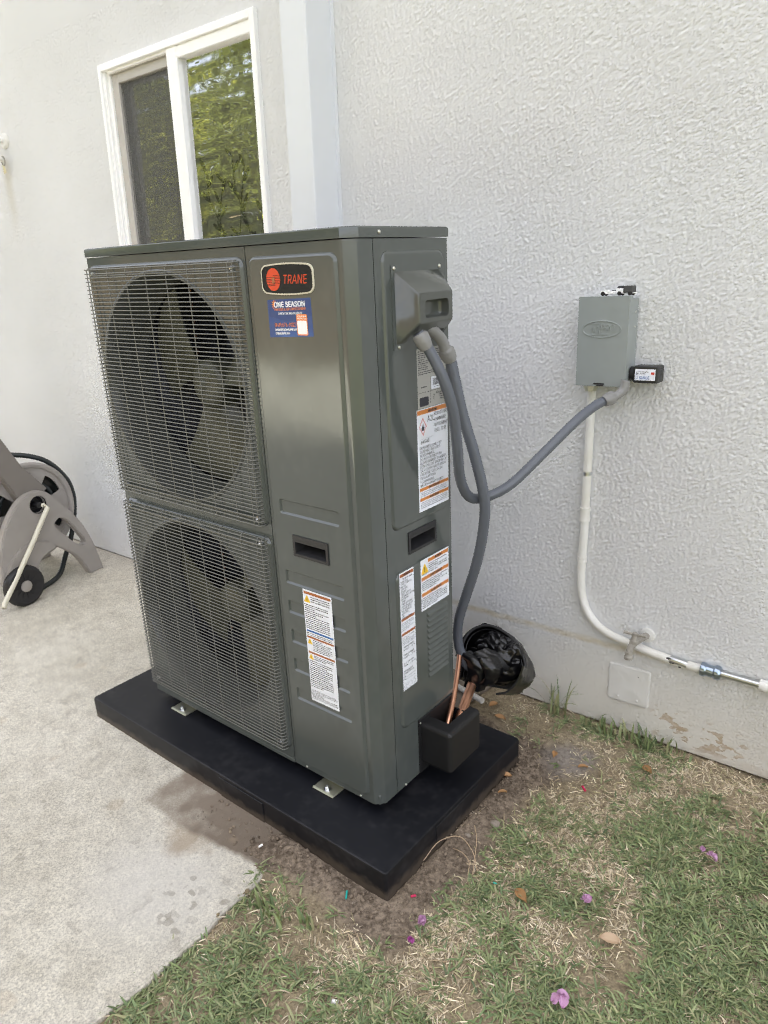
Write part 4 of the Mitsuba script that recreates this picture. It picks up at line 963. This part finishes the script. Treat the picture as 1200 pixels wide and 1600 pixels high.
def lumpy(c, s, seed, amp):
    m = trimesh.creation.icosphere(subdivisions=4); v = np.array(m.vertices)
    f1 = meshkit.fbm(v * 1.6 + seed, 3, seed); f2 = np.abs(meshkit.fbm(v * [3.2, 3.2, 1.6] + seed * 3, 2, seed + 5) - .5)
    v = v * (1 + amp * (f1 - .5) - amp * 1.3 * np.exp(-(f2 / .045) ** 2) * .35)[:, None]
    return trimesh.Trimesh(v * s + c, m.faces, process=False)
put(ins_, 'wrap', lumpy((.010, .530, .192), (.088, .056, .076), 3, .55), 'insulation_black', U, smooth=True)
put(ins_, 'fold', ribbon([(-.035, .435, .245), (-.010, .418, .255), (.018, .412, .232), (.020, .412, .190), (.004, .418, .140)], lambda t: (.85, .35 + .3 * t, .1 - .35 * t), .060, .004, 8, .018), 'insulation_black', U, smooth=50)
put(ins_, 'fold', ribbon([(.012, .44, .262), (.042, .432, .250), (.064, .430, .215), (.052, .432, .178), (.030, .436, .160)], lambda t: (.6, .8, .2), .055, .004, 8, .02), 'insulation_black', U, smooth=50)
put(ins_, 'tail', ribbon([(.112, .515, .205), (.112, .500, .172), (.096, .482, .142), (.070, .470, .128)], lambda t: AX + np.array([.3, 0, .2]) * t, .085, .005, 8, .008, 0.0), 'insulation_black', U, smooth=50)
put(ins_, 'core', tube(spline([(-.03, .45, .20), (.01, .47, .225), (.045, .50, .205), (.05, .535, .17)]), .024, 14), 'foam_black', U, smooth=True)
lone('white_pipe', 'short white plastic pipe lying on the soil behind the unit', 'pipe', tube([(-.36, .70, -.058), (-.105, .638, -.052)], .0095, 14), 'pvc_white', U, smooth=30)

# ------------------------------------------------------------------ disconnect box on the wall
db = thing('disconnect_box', 'gray metal electrical disconnect box on the stucco wall', 'electrical box')
B0, B1, BZ0, BZ1, BD = .1560, .2895, .9855, 1.2125, .0775
put(db, 'enclosure', cat(cbox(B0 + .003, B1 - .003, BZ0 + .010, BZ1 - .006, 0.0, BD - .014, .002)), 'box_gray', WALL)
put(db, 'cover', cat(cbox(B0, B1, BZ0, BZ1, BD - .0012, BD, .0005), cbox(B0, B0 + .0012, BZ0, BZ1, BD - .022, BD - .0013), cbox(B1 - .0012, B1, BZ0, BZ1, BD - .022, BD - .0013), cbox(B0 + .0013, B1 - .0013, BZ1 - .0012, BZ1, BD - .05, BD - .0013)), 'box_gray', WALL)
ov = lambda k: np.array([(.2200 + (.0505 + k) * math.cos(t), 1.1310 + (.0205 + k) * math.sin(t)) for t in np.linspace(0, 2 * math.pi, 56, endpoint=False)])
ring = lambda k0, k1, h_: loft([(ov(k0), BD), (ov(k0 - (k0 - k1) * .3), BD + h_), (ov(k1 + (k0 - k1) * .3), BD + h_), (ov(k1), BD)], cap1=False)
put(db, 'emblem', cat(ring(.0016, -.0016, .0022), *[(lambda m: trimesh.Trimesh(np.column_stack([m.vertices[:, :2], BD + (m.vertices[:, 2] - BD) * 6]), m.faces, process=False))(q) for q in (text('AC', .1905, 1.1235, .0150, BD, .022, False, .18), text('PRO', .2195, 1.1245, .0185, BD, .036), text('.com', .2195, 1.1150, .0052, BD, .018))],
                     slab(LineString([(.188, 1.1165), (.2155, 1.1165), (.2155, 1.1445), (.190, 1.1445)]).buffer(.0008), BD, BD + .0018)), 'box_gray', WALL, smooth=40, label='embossed oval company emblem')
put(db, 'latch', cat(cbox(.2055, .2350, .9905, .9940, BD, BD + .0012), cbox(.214, .233, .987, .9902, BD - .002, BD + .004, .0008)), 'toy_black', WALL)
for z in (1.135, 1.172): put(db, 'rivet', lathe([(.003, 0), (.0026, .0012), (0, .0016)], 10, (B1 - .0035, YW - .02, z), (1, 0, 0)), 'zinc', HOUSE, smooth=True)
put(db, 'hub', lathe([(.0, -.018), (.0165, -.018), (.0165, -.012), (.0205, -.011), (.0205, -.004), (.014, -.003), (.014, .012), (0, .012)], 8, (.1795, YW - .030, .985)), 'yellow_zinc', HOUSE)

su = thing('surge_protector', 'small black surge protector with a white label fixed to the box', 'surge protector')
put(su, 'case', cbox(.3035, .3660, .9965, 1.0395, .012, .062, .003), 'toy_black', WALL)
put(su, 'nipple', lathe([(0, 0), (.0185, 0), (.0185, .013), (0, .013)], 20, (.2895, YW - .036, 1.017), (1, 0, 0)), 'toy_black', HOUSE, smooth=40)
put(su, 'label', slab(sbox(.3085, 1.0035, .3600, 1.0320), .0620, .0623), 'paper', WALL)
sl_ = su + '__label'
put(sl_, 'print', cat(text('5 YEAR LIMITED', .3205, 1.0235, .0030, .0624, .022), text('WARRANTY', .3205, 1.0190, .0030, .0624, .016), fine_print(.3115, .3185, 1.0165, 1.0275, .0036, .0624, 51)), 'ink', WALL, kind='stuff')
put(sl_, 'blue_print', cat(text('SURGE', .3200, 1.0065, .0075, .0624, .026, True), text('C', .3110, 1.0070, .0060, .0624)), 'blue_ink', WALL, kind='stuff')
put(sl_, 'red_mark', slab(Polygon(rrect(.3495, .3580, 1.0185, 1.0245, .001, 2)), .0624, .0626), 'red_ink', WALL)

# toy truck on top of the box
tt = thing('toy_truck', 'tiny white toy truck with a dark cargo box on top of the electrical box', 'toy')
ty, tz = .050, BZ1 + .0005                                           # wall-local outward distance, height
def tb(x0, x1, z0, z1, h0=-.013, h1=.013, c=.001): return cbox(x0, x1, tz + z0, tz + z1, ty + h0, ty + h1, c)
TX = .205
put(tt, 'chassis', tb(TX, TX + .090, .0045, .0072, -.009, .009), 'toy_white', WALL)
put(tt, 'hood', hull([(TX + .001, tz + .006, ty + s) for s in (-.012, .012)] + [(TX + .003, tz + .013, ty + s) for s in (-.011, .011)] + [(TX + .022, tz + .0145, ty + s) for s in (-.012, .012)] + [(TX + .024, tz + .005, ty + s) for s in (-.012, .012)]), 'toy_white', WALL)
put(tt, 'cab', cat(tb(TX + .042, TX + .060, .006, .0175), tb(TX + .024, TX + .042, .006, .0115, -.009, .009)), 'toy_white', WALL)
put(tt, 'windshield', hull([(TX + .044, tz + .0178, ty + s) for s in (-.012, .012)] + [(TX + .058, tz + .0178, ty + s) for s in (-.012, .012)] + [(TX + .047, tz + .0235, ty + s) for s in (-.010, .010)] + [(TX + .057, tz + .0235, ty + s) for s in (-.010, .010)]), 'toy_black', WALL)
put(tt, 'cargo_box', tb(TX + .061, TX + .084, .0065, .0235, -.0135, .0135), 'toy_gray', WALL)
for x in (TX + .008, TX + .051, TX + .078):
    for s in (-.013, .0095):
        put(tt, 'wheel', lathe([(0, 0), (.0048, 0), (.0055, .001), (.0055, .003), (.0048, .004), (0, .004)], 18, (x, tz + .0055, ty + s)), 'toy_black', WALL, smooth=40)
put(tt, 'vent', cat([tb(TX + .028 + k * .005, TX + .0305 + k * .005, .0116, .0135, -.006, .006, .0004) for k in range(2)]), 'toy_black', WALL)

# ------------------------------------------------------------------ rigid conduit along the wall
rc = thing('wall_conduit', 'white painted metal conduit bending along the foot of the wall', 'conduit')
cy = .0165
cpath = [(.1785, .970, cy), (.1775, .90, cy), (.1765, .75, cy), (.1755, .6375, cy), (.1755, .56, cy), (.1730, .47, cy), (.1730, .415, cy), (.1775, .370, cy), (.1895, .331, cy), (.2100, .298, cy), (.2380, .274, cy), (.2750, .2575, cy), (.330, .2465, cy), (.400, .2345, cy), (.470, .2270, cy), (.530, .2255, cy)]
put(rc, 'pipe', tube(spline(cpath, 8), .0118, 20), 'white_paint', WALL, smooth=True)
put(rc, 'bare_pipe', tube([(.4435, .2300, cy), (.4900, .2265, cy)], .0121, 20), 'steel', WALL, smooth=True, label='scraped bare metal stretch of the conduit')
put(rc, 'flaked_paint', cat([lumpy(q, s, 60 + k, .9) for k, (q, s) in enumerate([((.4415, .2360, cy + .0105), (.006, .0035, .0016)), ((.452, .2255, cy + .0115), (.007, .0022, .0016)), ((.4725, .2180, cy + .0095), (.004, .002, .0018))])]), 'toy_gray', WALL, smooth=True)
put(rc, 'clip', tube([(.1762, .738, cy), (.1765, .7275, cy)], .0121, 20), 'steel', WALL, smooth=30, label='bare metal band on the white conduit')
put(rc, 'coupling', lathe([(.0118, 0), (.0150, .0005), (.0150, .008), (.0138, .010), (.0138, .030), (.0150, .032), (.0150, .041), (.0118, .042)], 22, (.1752, YW - cy, .592)), 'white_paint', HOUSE, smooth=35)
put(rc, 'strap', cat(lathe([(.0118, 0), (.0134, .0004), (.0134, .006), (.0126, .007), (.0126, .011), (.0134, .012), (.0134, .018), (.0118, .0185)], 22, (.1733, YW - cy, .466)), cbox(.152, .163, .466, .486, 0, .003, .0008).apply_transform(WALL)), 'white_paint', HOUSE, smooth=35)
put(rc, 'strap_screw', lathe([(.0035, 0), (.003, .002), (0, .0025)], 12, (.1565, .476, .003)), 'steel', WALL, smooth=True)
put(rc, 'compression_fitting', lathe([(.0122, 0), (.0185, .001), (.0195, .004), (.0195, .012), (.0165, .016), (.0165, .034), (.0195, .038), (.0195, .047), (.0165, .052), (.0100, .053)], 6 * 4, (.5255, YW - cy, .2262), (1, 0, -.012)), 'blue_zinc', HOUSE, smooth=28, label='shiny bluish compression coupling')
put(rc, 'thin_pipe', tube([(.570, .2258, cy), (.676, .2238, cy)], .0098, 18), 'steel', WALL, smooth=True)
put(rc, 'end_coupling', cat(lathe([(.0098, 0), (.0150, .001), (.0155, .003), (.0155, .020), (.0140, .023), (.0140, .05), (.0098, .0505)], 22, (.672, YW - cy, .2239), (1, 0, -.02))), 'white_paint', HOUSE, smooth=35)
put(rc, 'far_pipe', tube([(.71, .2232, cy), (1.6, .205, cy)], .0108, 16), 'white_paint', WALL, smooth=True)

# hose bib
hb = thing('hose_bib', 'weathered gray outdoor faucet on the wall above the cover plate', 'faucet')
FX_, FZ_ = .3445, .2560
put(hb, 'escutcheon', lathe([(0, 0), (.022, 0), (.020, .006), (.012, .009), (0, .009)], 24, (.372, .2790, 0)), 'wall_paint', WALL, smooth=40)
put(hb, 'body', tube(spline([(.372, .2790, .004), (.366, .2785, .030), (.357, .2740, .052), (.349, .262, .066), (.3455, .240, .071)]), .0098, 14), 'bib_paint', WALL, smooth=True)
put(hb, 'spout', lathe([(.0125, -.006), (.0125, .001), (.0105, .003), (.0105, .016), (0, .016)], 18, (.3452, YW - .0715, .2330)), 'bib_paint', HOUSE, smooth=40)
put(hb, 'stem', lathe([(.0100, 0), (.0125, .004), (.0125, .013), (.0085, .016), (.0060, .028), (0, .029)], 18, (.3540, YW - .058, .268)), 'bib_paint', HOUSE, smooth=40)
put(hb, 'handle', cat(tube([(.324, .300, .060), (.340, .2985, .058), (.354, .298, .058), (.368, .2985, .058), (.384, .300, .056)], [.0048, .0036, .0046, .0036, .0048], 12), lathe([(0, -.006), (.0075, -.006), (.0075, .004), (.004, .007), (0, .007)], 14, (.354, .298, .058), (0, 1, 0))), 'bib_paint', WALL, smooth=40)

# blank plate
bp = thing('cover_plate', 'square painted cover plate low on the wall under the faucet', 'cover plate')
q0, q1 = rrect(.2685, .3900, .0465, .1650, .006, 4), rrect(.2735, .3850, .0515, .1600, .004, 4)
put(bp, 'plate', loft([(q0, 0), (q0, .0035), (q1, .0065)]), 'wall_paint', WALL, smooth=30)
for x, z, mt in ((.357, .140, 'toy_black'), (.301, .0625, 'wall_paint'), (.358, .0630, 'wall_paint')):
    put(bp, 'screw', lathe([(.0035 if mt != 'toy_black' else .0024, .0062), (.003, .0085), (0, .009)] if mt != 'toy_black' else [(0, .0064), (.0024, .0064), (0, .0067)], 12, (x, z, 0)), mt, WALL, smooth=True)

# ------------------------------------------------------------------ hose reel at the left
hr = thing('hose_reel', 'taupe plastic garden hose reel cart with a white crank by the wall', 'hose reel')
ang = math.atan2(.08, .44)
RN, RT = np.array([math.cos(ang), math.sin(ang), 0]), np.array([-math.sin(ang), math.cos(ang), 0])
REEL = frame(RT, (0, 0, 1), RN, RN * -2.101, base=U)                  # local (along the side panel, height, towards the camera side)
def pol(pts, n=6, closed=True): return Polygon(spline(pts, n, closed))
panel = Polygon(np.vstack([spline([(.455, .06), (.470, .18), (.520, .290), (.590, .370), (.660, .402), (.735, .392), (.810, .310), (.885, .205), (.935, .085), (.970, -.0705)], 8), [(.892, -.0705)],
                           spline([(.892, -.0705), (.835, .040), (.770, .105), (.700, .150), (.620, .158), (.545, .125), (.470, .02)], 6)]))
slot = pol([(.785, .250), (.822, .222), (.862, .160), (.893, .098), (.870, .086), (.826, .124), (.775, .190), (.752, .228)])
panel = panel.difference(slot).difference(Point(.690, .343).buffer(.038)).buffer(0)
def soften(poly, h0, h1, c):
    a = slab(poly, h0, h1 - c); b = slab(poly.buffer(-c * .5), h1 - c, h1 - .3 * c); d = slab(poly.buffer(-c), h1 - .3 * c, h1); return cat(a, b, d)
put(hr, 'side_frame', soften(panel, -.035, 0, .006), 'taupe_plastic', REEL)
put(hr, 'side_frame', soften(panel, -.42, -.385, .006), 'taupe_plastic', REEL)
put(hr, 'wheel_arch', soften(Polygon(np.vstack([spline([(.462, .06), (.500, .135), (.560, .178), (.630, .188), (.700, .168), (.734, .126)], 6), spline([(.734, .126), (.690, .118), (.640, .090), (.615, .03)], 5), [(.47, .0)]])), -.02, .010, .006), 'taupe_plastic', REEL)
put(hr, 'hub_cup', cat(lathe([(.0385, .001), (.0385, -.02), (.030, -.034), (0, -.034)], 24, (.690, .343, 0)), lathe([(0, -.03), (.014, -.03), (.014, .008), (0, .010)], 16, (.690, .343, 0))), 'rubber', REEL, smooth=40)
put(hr, 'crank', tube([(.698, .340, -.01), (.706, .338, .012), (.716, .326, .022), (.60, .190, .030), (.470, .050, .040), (.415, -.008, .042), (.40, -.02, .055)], [.008, .010, .0105, .0105, .0105, .0105, .010], 12), 'crank_white', REEL, smooth=True)
def disc(h0, name):
    P_ = Point(.700, .300).buffer(.222, 28)
    holes_ = []
    for k in range(6):
        a = k * math.pi / 3 + .62
        holes_.append(Polygon([(.700 + r * math.cos(a + t), .300 + r * math.sin(a + t)) for r, t in ((.10, -.22), (.168, -.26), (.172, 0), (.168, .26), (.10, .22))]).buffer(.008))
    body = P_.difference(unary_union(holes_))
    rimm = lathe([(.196, 0), (.200, .010), (.212, .014), (.222, .010), (.222, -.004)], 56, (.700, .300, h0 + .008))
    put(hr, name, cat(slab(body, h0, h0 + .008), rimm), 'taupe_plastic', REEL, smooth=40)
disc(-.085, 'reel_disc'); disc(-.36, 'reel_disc')
coil_pts = [(.700 + (.135 + .055 * (k // 60 % 2) + .01 * math.sin(k)) * math.cos(k * .42), .300 + (.135 + .055 * (k // 60 % 2)) * math.sin(k * .42), -.10 - .24 * ((k * .42 / (2 * math.pi)) % 8) / 8) for k in range(240)]
put(hr, 'hose', tube(coil_pts, .0105, 8), 'hose_green', REEL, smooth=True)
put(hr, 'loose_hose', tube(spline([(.640, .535, -.25), (.730, .545, -.19), (.845, .500, -.13), (.930, .400, -.115), (.955, .310, -.11), (.945, .220, -.11), (.905, .110, -.11), (.850, .020, -.11), (.775, -.045, -.08), (.660, -.060, -.06), (.560, -.058, -.05)]), .0115, 10), 'hose_green', REEL, smooth=True)
put(hr, 'tow_arm', soften(Polygon([(.42, .93), (.50, .88), (.675, .520), (.775, .392), (.690, .330), (.645, .335), (.595, .450), (.36, .86)]), -.075, -.036, .006), 'taupe_dark', REEL)
put(hr, 'drum', lathe([(.180, -.352), (.180, -.088)], 32, (.70, .30, 0)), 'hose_green', REEL, smooth=40)
for hh in (-.012, -.47):
    w_ = put(hr, 'wheel', lathe([(.05, 0), (.078, .002), (.088, .010), (.0915, .022), (.0915, .036), (.086, .048), (.076, .052), (.055, .046), (.040, .044), (.0, .044)], 36, (.533, .0205, hh)), 'rubber', REEL, smooth=35)
    put(w_, 'cap', lathe([(.026, .043), (.025, .050), (.018, .053), (0, .054)], 24, (.533, .0205, hh)), 'taupe_plastic', REEL, smooth=40)
    put(w_, 'spoke', cat([cbox(-.003, .003, .030, .068, .044, .0475).apply_transform(trimesh.transformations.rotation_matrix(k * math.pi / 6, (0, 0, 1))) for k in range(12)]).apply_translation((.533, .0205, hh)), 'rubber', REEL, kind='stuff')

# ------------------------------------------------------------------ small things lying about
def leaf_mesh(L, W, curl, seed):
    rg = np.random.default_rng(seed); V, F = [], []
    for i, t in enumerate(np.linspace(0, 1, 8)):
        w = W * math.sin(math.pi * min(1, t * .96 + .03)) ** .8
        for s in (-1, -.4, 0, .4, 1): V.append((t * L - L / 2, s * w / 2, curl * (abs(s) ** 1.6) * W + .25 * curl * L * math.sin(t * 3) + rg.uniform(-.0008, .0008)))
    for i in range(7):
        for k in range(4): a = i * 5 + k; F += [[a, a + 5, a + 6], [a, a + 6, a + 1]]
    return trimesh.Trimesh(np.array(V), np.array(F), process=False)
def drop(mesh, x, y, rz, tilt=(0, 0), dz=.006):
    m = mesh.copy(); m.apply_transform(trimesh.transformations.euler_matrix(tilt[0], tilt[1], rz))
    z = max(ground_z(np.array([[x, y]]))[0], -PT if x < -.15 else -9)
    m.apply_translation((x, y, z + dz)); return m
for k, (x, y, L, rz, mt, lb_) in enumerate([(.1237, .392, .030, .6, 'leaf_brown', 'curled orange leaf on the soil by the far right corner of the pad'), (.155, .318, .026, .9, 'leaf_brown', 'folded tan leaf on the soil against the right edge of the pad'),
        (.192, .545, .034, 1.9, 'leaf_brown', 'yellowish leaf standing in the soil beyond the pad corner'), (.280, .546, .030, .8, 'leaf_brown', 'pair of amber leaves on the pale soil patch'), (-.083, .666, .040, 1.4, 'leaf_brown', 'tan leaf on the soil below the black insulation'),
        (.358, .055, .045, 2.6, 'leaf_brown', 'brown leaf lying flat in the straw'), (.558, .068, .046, .5, 'leaf_pale', 'pale pink curled leaf on the green grass'), (.426, .645, .040, 2.5, 'leaf_brown', 'reddish brown leaf on the dark soil near the wall'), (-.03, .62, .035, .3, 'leaf_brown', 'brown leaf at the edge of the soil behind the pad')]):
    lone('fallen_leaf', lb_, 'leaf', drop(leaf_mesh(L, L * .5, .35, k), x, y, rz, (.25 * (-1) ** k, .2)), mt, GROUND, smooth=True)
def petals(s, seed):
    out = []
    for k in range(3):
        m = leaf_mesh(s, s * .8, .45, seed * 5 + k); m.apply_transform(trimesh.transformations.euler_matrix(.35, -.85 + .25 * k, k * 1.35 + seed)); m.apply_translation((.16 * s * math.cos(k * 1.9), .16 * s * math.sin(k * 1.9), .3 * s)); out.append(m)
    return cat(out)
for k, (x, y, s, mt, lb_) in enumerate([(.2206, -.135, .030, 'petal', 'pale purple fallen flower nearest the pad corner'), (.2265, -.186, .018, 'petal_dark', 'small magenta petal just below the pale flower by the pad'), (.4804, .127, .028, 'petal', 'purple flower at the edge of the green grass'), (.5365, -.117, .034, 'petal', 'large purple flower nearest the camera in the grass'),
        (.664, .408, .026, 'petal', 'purple flower lying at the right of the lawn'), (.640, .420, .018, 'petal', 'faded petal beside the purple flower at right')]):
    lone('fallen_flower', lb_, 'flower', drop(petals(s * .72, k), x, y, k * 1.3, (0, 0), .012), mt, GROUND, smooth=True)
for x, y, L, r, rz, mt, lb_ in [(.0312, -.1715, .022, .0022, 2.2, 'scrap_teal', 'teal plastic scrap on the soil before the pad'), (.2926, .056, .016, .002, .2, 'scrap_teal', 'teal wire scrap in the straw'), (.160, -.087, .012, .0028, .9, 'scrap_red', 'small red wire nut scrap near the pad corner'), (.319, .466, .018, .003, 2.4, 'scrap_red', 'red plastic scrap on the bare soil by the lawn'),
        (-.2246, -.202, .011, .0028, 1.4, 'scrap_white', 'white plastic scrap on the stained concrete'), (.185, -.377, .013, .0045, .4, 'scrap_white', 'white bit in the front grass'), (.030, .335, .006, .003, 0, 'scrap_white', 'white speck on the black pad')]:
    z = 0.003 if (PX0 < x < PX1 and PY0 < y < PY1) else max(ground_z(np.array([[x, y]]))[0], -PT if x < -.15 else -9) + .004
    d = np.array([math.cos(rz), math.sin(rz), 0]) * L / 2
    lone('plastic_scrap', lb_, 'scrap', tube([np.array([x, y, z]) - d, np.array([x, y, z]) + d], r, 8), mt, GROUND, smooth=30)
for k, (x, y, r) in enumerate([(.1935, .216, .013), (.16, .14, .008), (.06, -.18, .006)]):
    lone('pebble', ['tan pebble beside the right edge of the pad', 'small stone half sunk in the soil by the pad', 'small stone before the near pad corner'][k], 'stone', lumpy((x, y, ground_z(np.array([[x, y]]))[0] + r * .4), (r, r * .85, r * .6), 80 + k, .3), 'stone', GROUND, smooth=True)
lone('grass_stalk', 'long dry grass stalks bent beside the right edge of the pad', 'grass stalk', cat([tube(spline(q), .0009, 6) for q in
     ([(.235, .045, -.072), (.222, .075, -.052), (.205, .110, -.035), (.180, .140, -.030)], [(.238, .060, -.072), (.215, .075, -.040), (.175, .080, -.022), (.140, .045, -.030), (.126, .0, -.060)],
      [(.228, .035, -.072), (.215, .060, -.060), (.190, .070, -.055), (.160, .075, -.062)])]), 'leaf_pale', GROUND, smooth=True)

# ------------------------------------------------------------------ beyond the lawn, seen in the window and the paint
fn = thing('wooden_fence', 'sunlit tan board fence mirrored in the cabinet paint', 'fence')
FY = -6.2
for k in range(100):
    x = -16 + k * .20
    put(fn, 'board', cbox(x, x + .188, FY, FY + .02, -.9, 1.30 + .01 * (k % 3)), 'fence_wood', HOUSE)
put(fn, 'rail', cbox(-16, 4, FY - .05, FY - .002, .95, 1.05), 'fence_wood', HOUSE)
def tree(x, y, h, r, seed, col):
    rg = np.random.default_rng(seed)
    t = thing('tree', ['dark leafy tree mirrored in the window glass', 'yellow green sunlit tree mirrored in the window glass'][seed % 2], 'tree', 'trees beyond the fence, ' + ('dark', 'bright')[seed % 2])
    put(t, 'trunk', tube(spline([(x, y, -1.2), (x + .1, y, h * .3), (x - .1, y + .1, h * .75)]), .10, 8), 'bark', HOUSE, smooth=True)
    n = 9000; c = rg.normal(size=(26, 3)); c /= np.linalg.norm(c, axis=1, keepdims=True); c = c * rg.uniform(.35, 1, (26, 1)) * [r, r * .8, h * .42] + [x, y, h * .58]
    p_ = c[rg.integers(0, 26, n)] + rg.normal(size=(n, 3)) * r * .20
    a_ = rg.normal(size=(n, 3)); a_ /= np.linalg.norm(a_, axis=1, keepdims=True); b_ = np.cross(a_, rg.normal(size=(n, 3))); b_ /= np.linalg.norm(b_, axis=1, keepdims=True)
    s_ = rg.uniform(.06, .13, (n, 1))
    V = np.stack([p_ - a_ * s_, p_ + b_ * s_ * .45, p_ + a_ * s_, p_ - b_ * s_ * .45], 1).reshape(-1, 3)
    F = (np.arange(n)[:, None, None] * 4 + np.array([[0, 1, 2], [0, 2, 3]])).reshape(-1, 3)
    put(t, 'crown', trimesh.Trimesh(V, F, process=False), 'foliage', HOUSE, color=np.repeat(np.array(col) * rg.uniform(.6, 1.4, (n, 1)), 4, 0), kind='stuff')
def hedge():
    rg = np.random.default_rng(99); n = 9000
    p_ = np.column_stack([rg.uniform(-16, -4.5, n), rg.normal(-6.9, .22, n), rg.uniform(.3, 2.75, n) + .25 * meshkit.noise(rg.uniform(0, 9, (n, 3)))])
    a_ = rg.normal(size=(n, 3)); a_ /= np.linalg.norm(a_, axis=1, keepdims=True); b_ = np.cross(a_, rg.normal(size=(n, 3))); b_ /= np.linalg.norm(b_, axis=1, keepdims=True)
    V = np.stack([p_ - a_ * .11, p_ + b_ * .05, p_ + a_ * .11, p_ - b_ * .05], 1).reshape(-1, 3)
    F = (np.arange(n)[:, None, None] * 4 + np.array([[0, 1, 2], [0, 2, 3]])).reshape(-1, 3)
    lone('hedge', 'dark hedge mirrored low in the window glass', 'hedge', trimesh.Trimesh(V, F, process=False), 'foliage', HOUSE, kind='stuff', color=np.repeat(np.array([.05, .062, .026]) * rg.uniform(.6, 1.4, (n, 1)), 4, 0))
hedge()
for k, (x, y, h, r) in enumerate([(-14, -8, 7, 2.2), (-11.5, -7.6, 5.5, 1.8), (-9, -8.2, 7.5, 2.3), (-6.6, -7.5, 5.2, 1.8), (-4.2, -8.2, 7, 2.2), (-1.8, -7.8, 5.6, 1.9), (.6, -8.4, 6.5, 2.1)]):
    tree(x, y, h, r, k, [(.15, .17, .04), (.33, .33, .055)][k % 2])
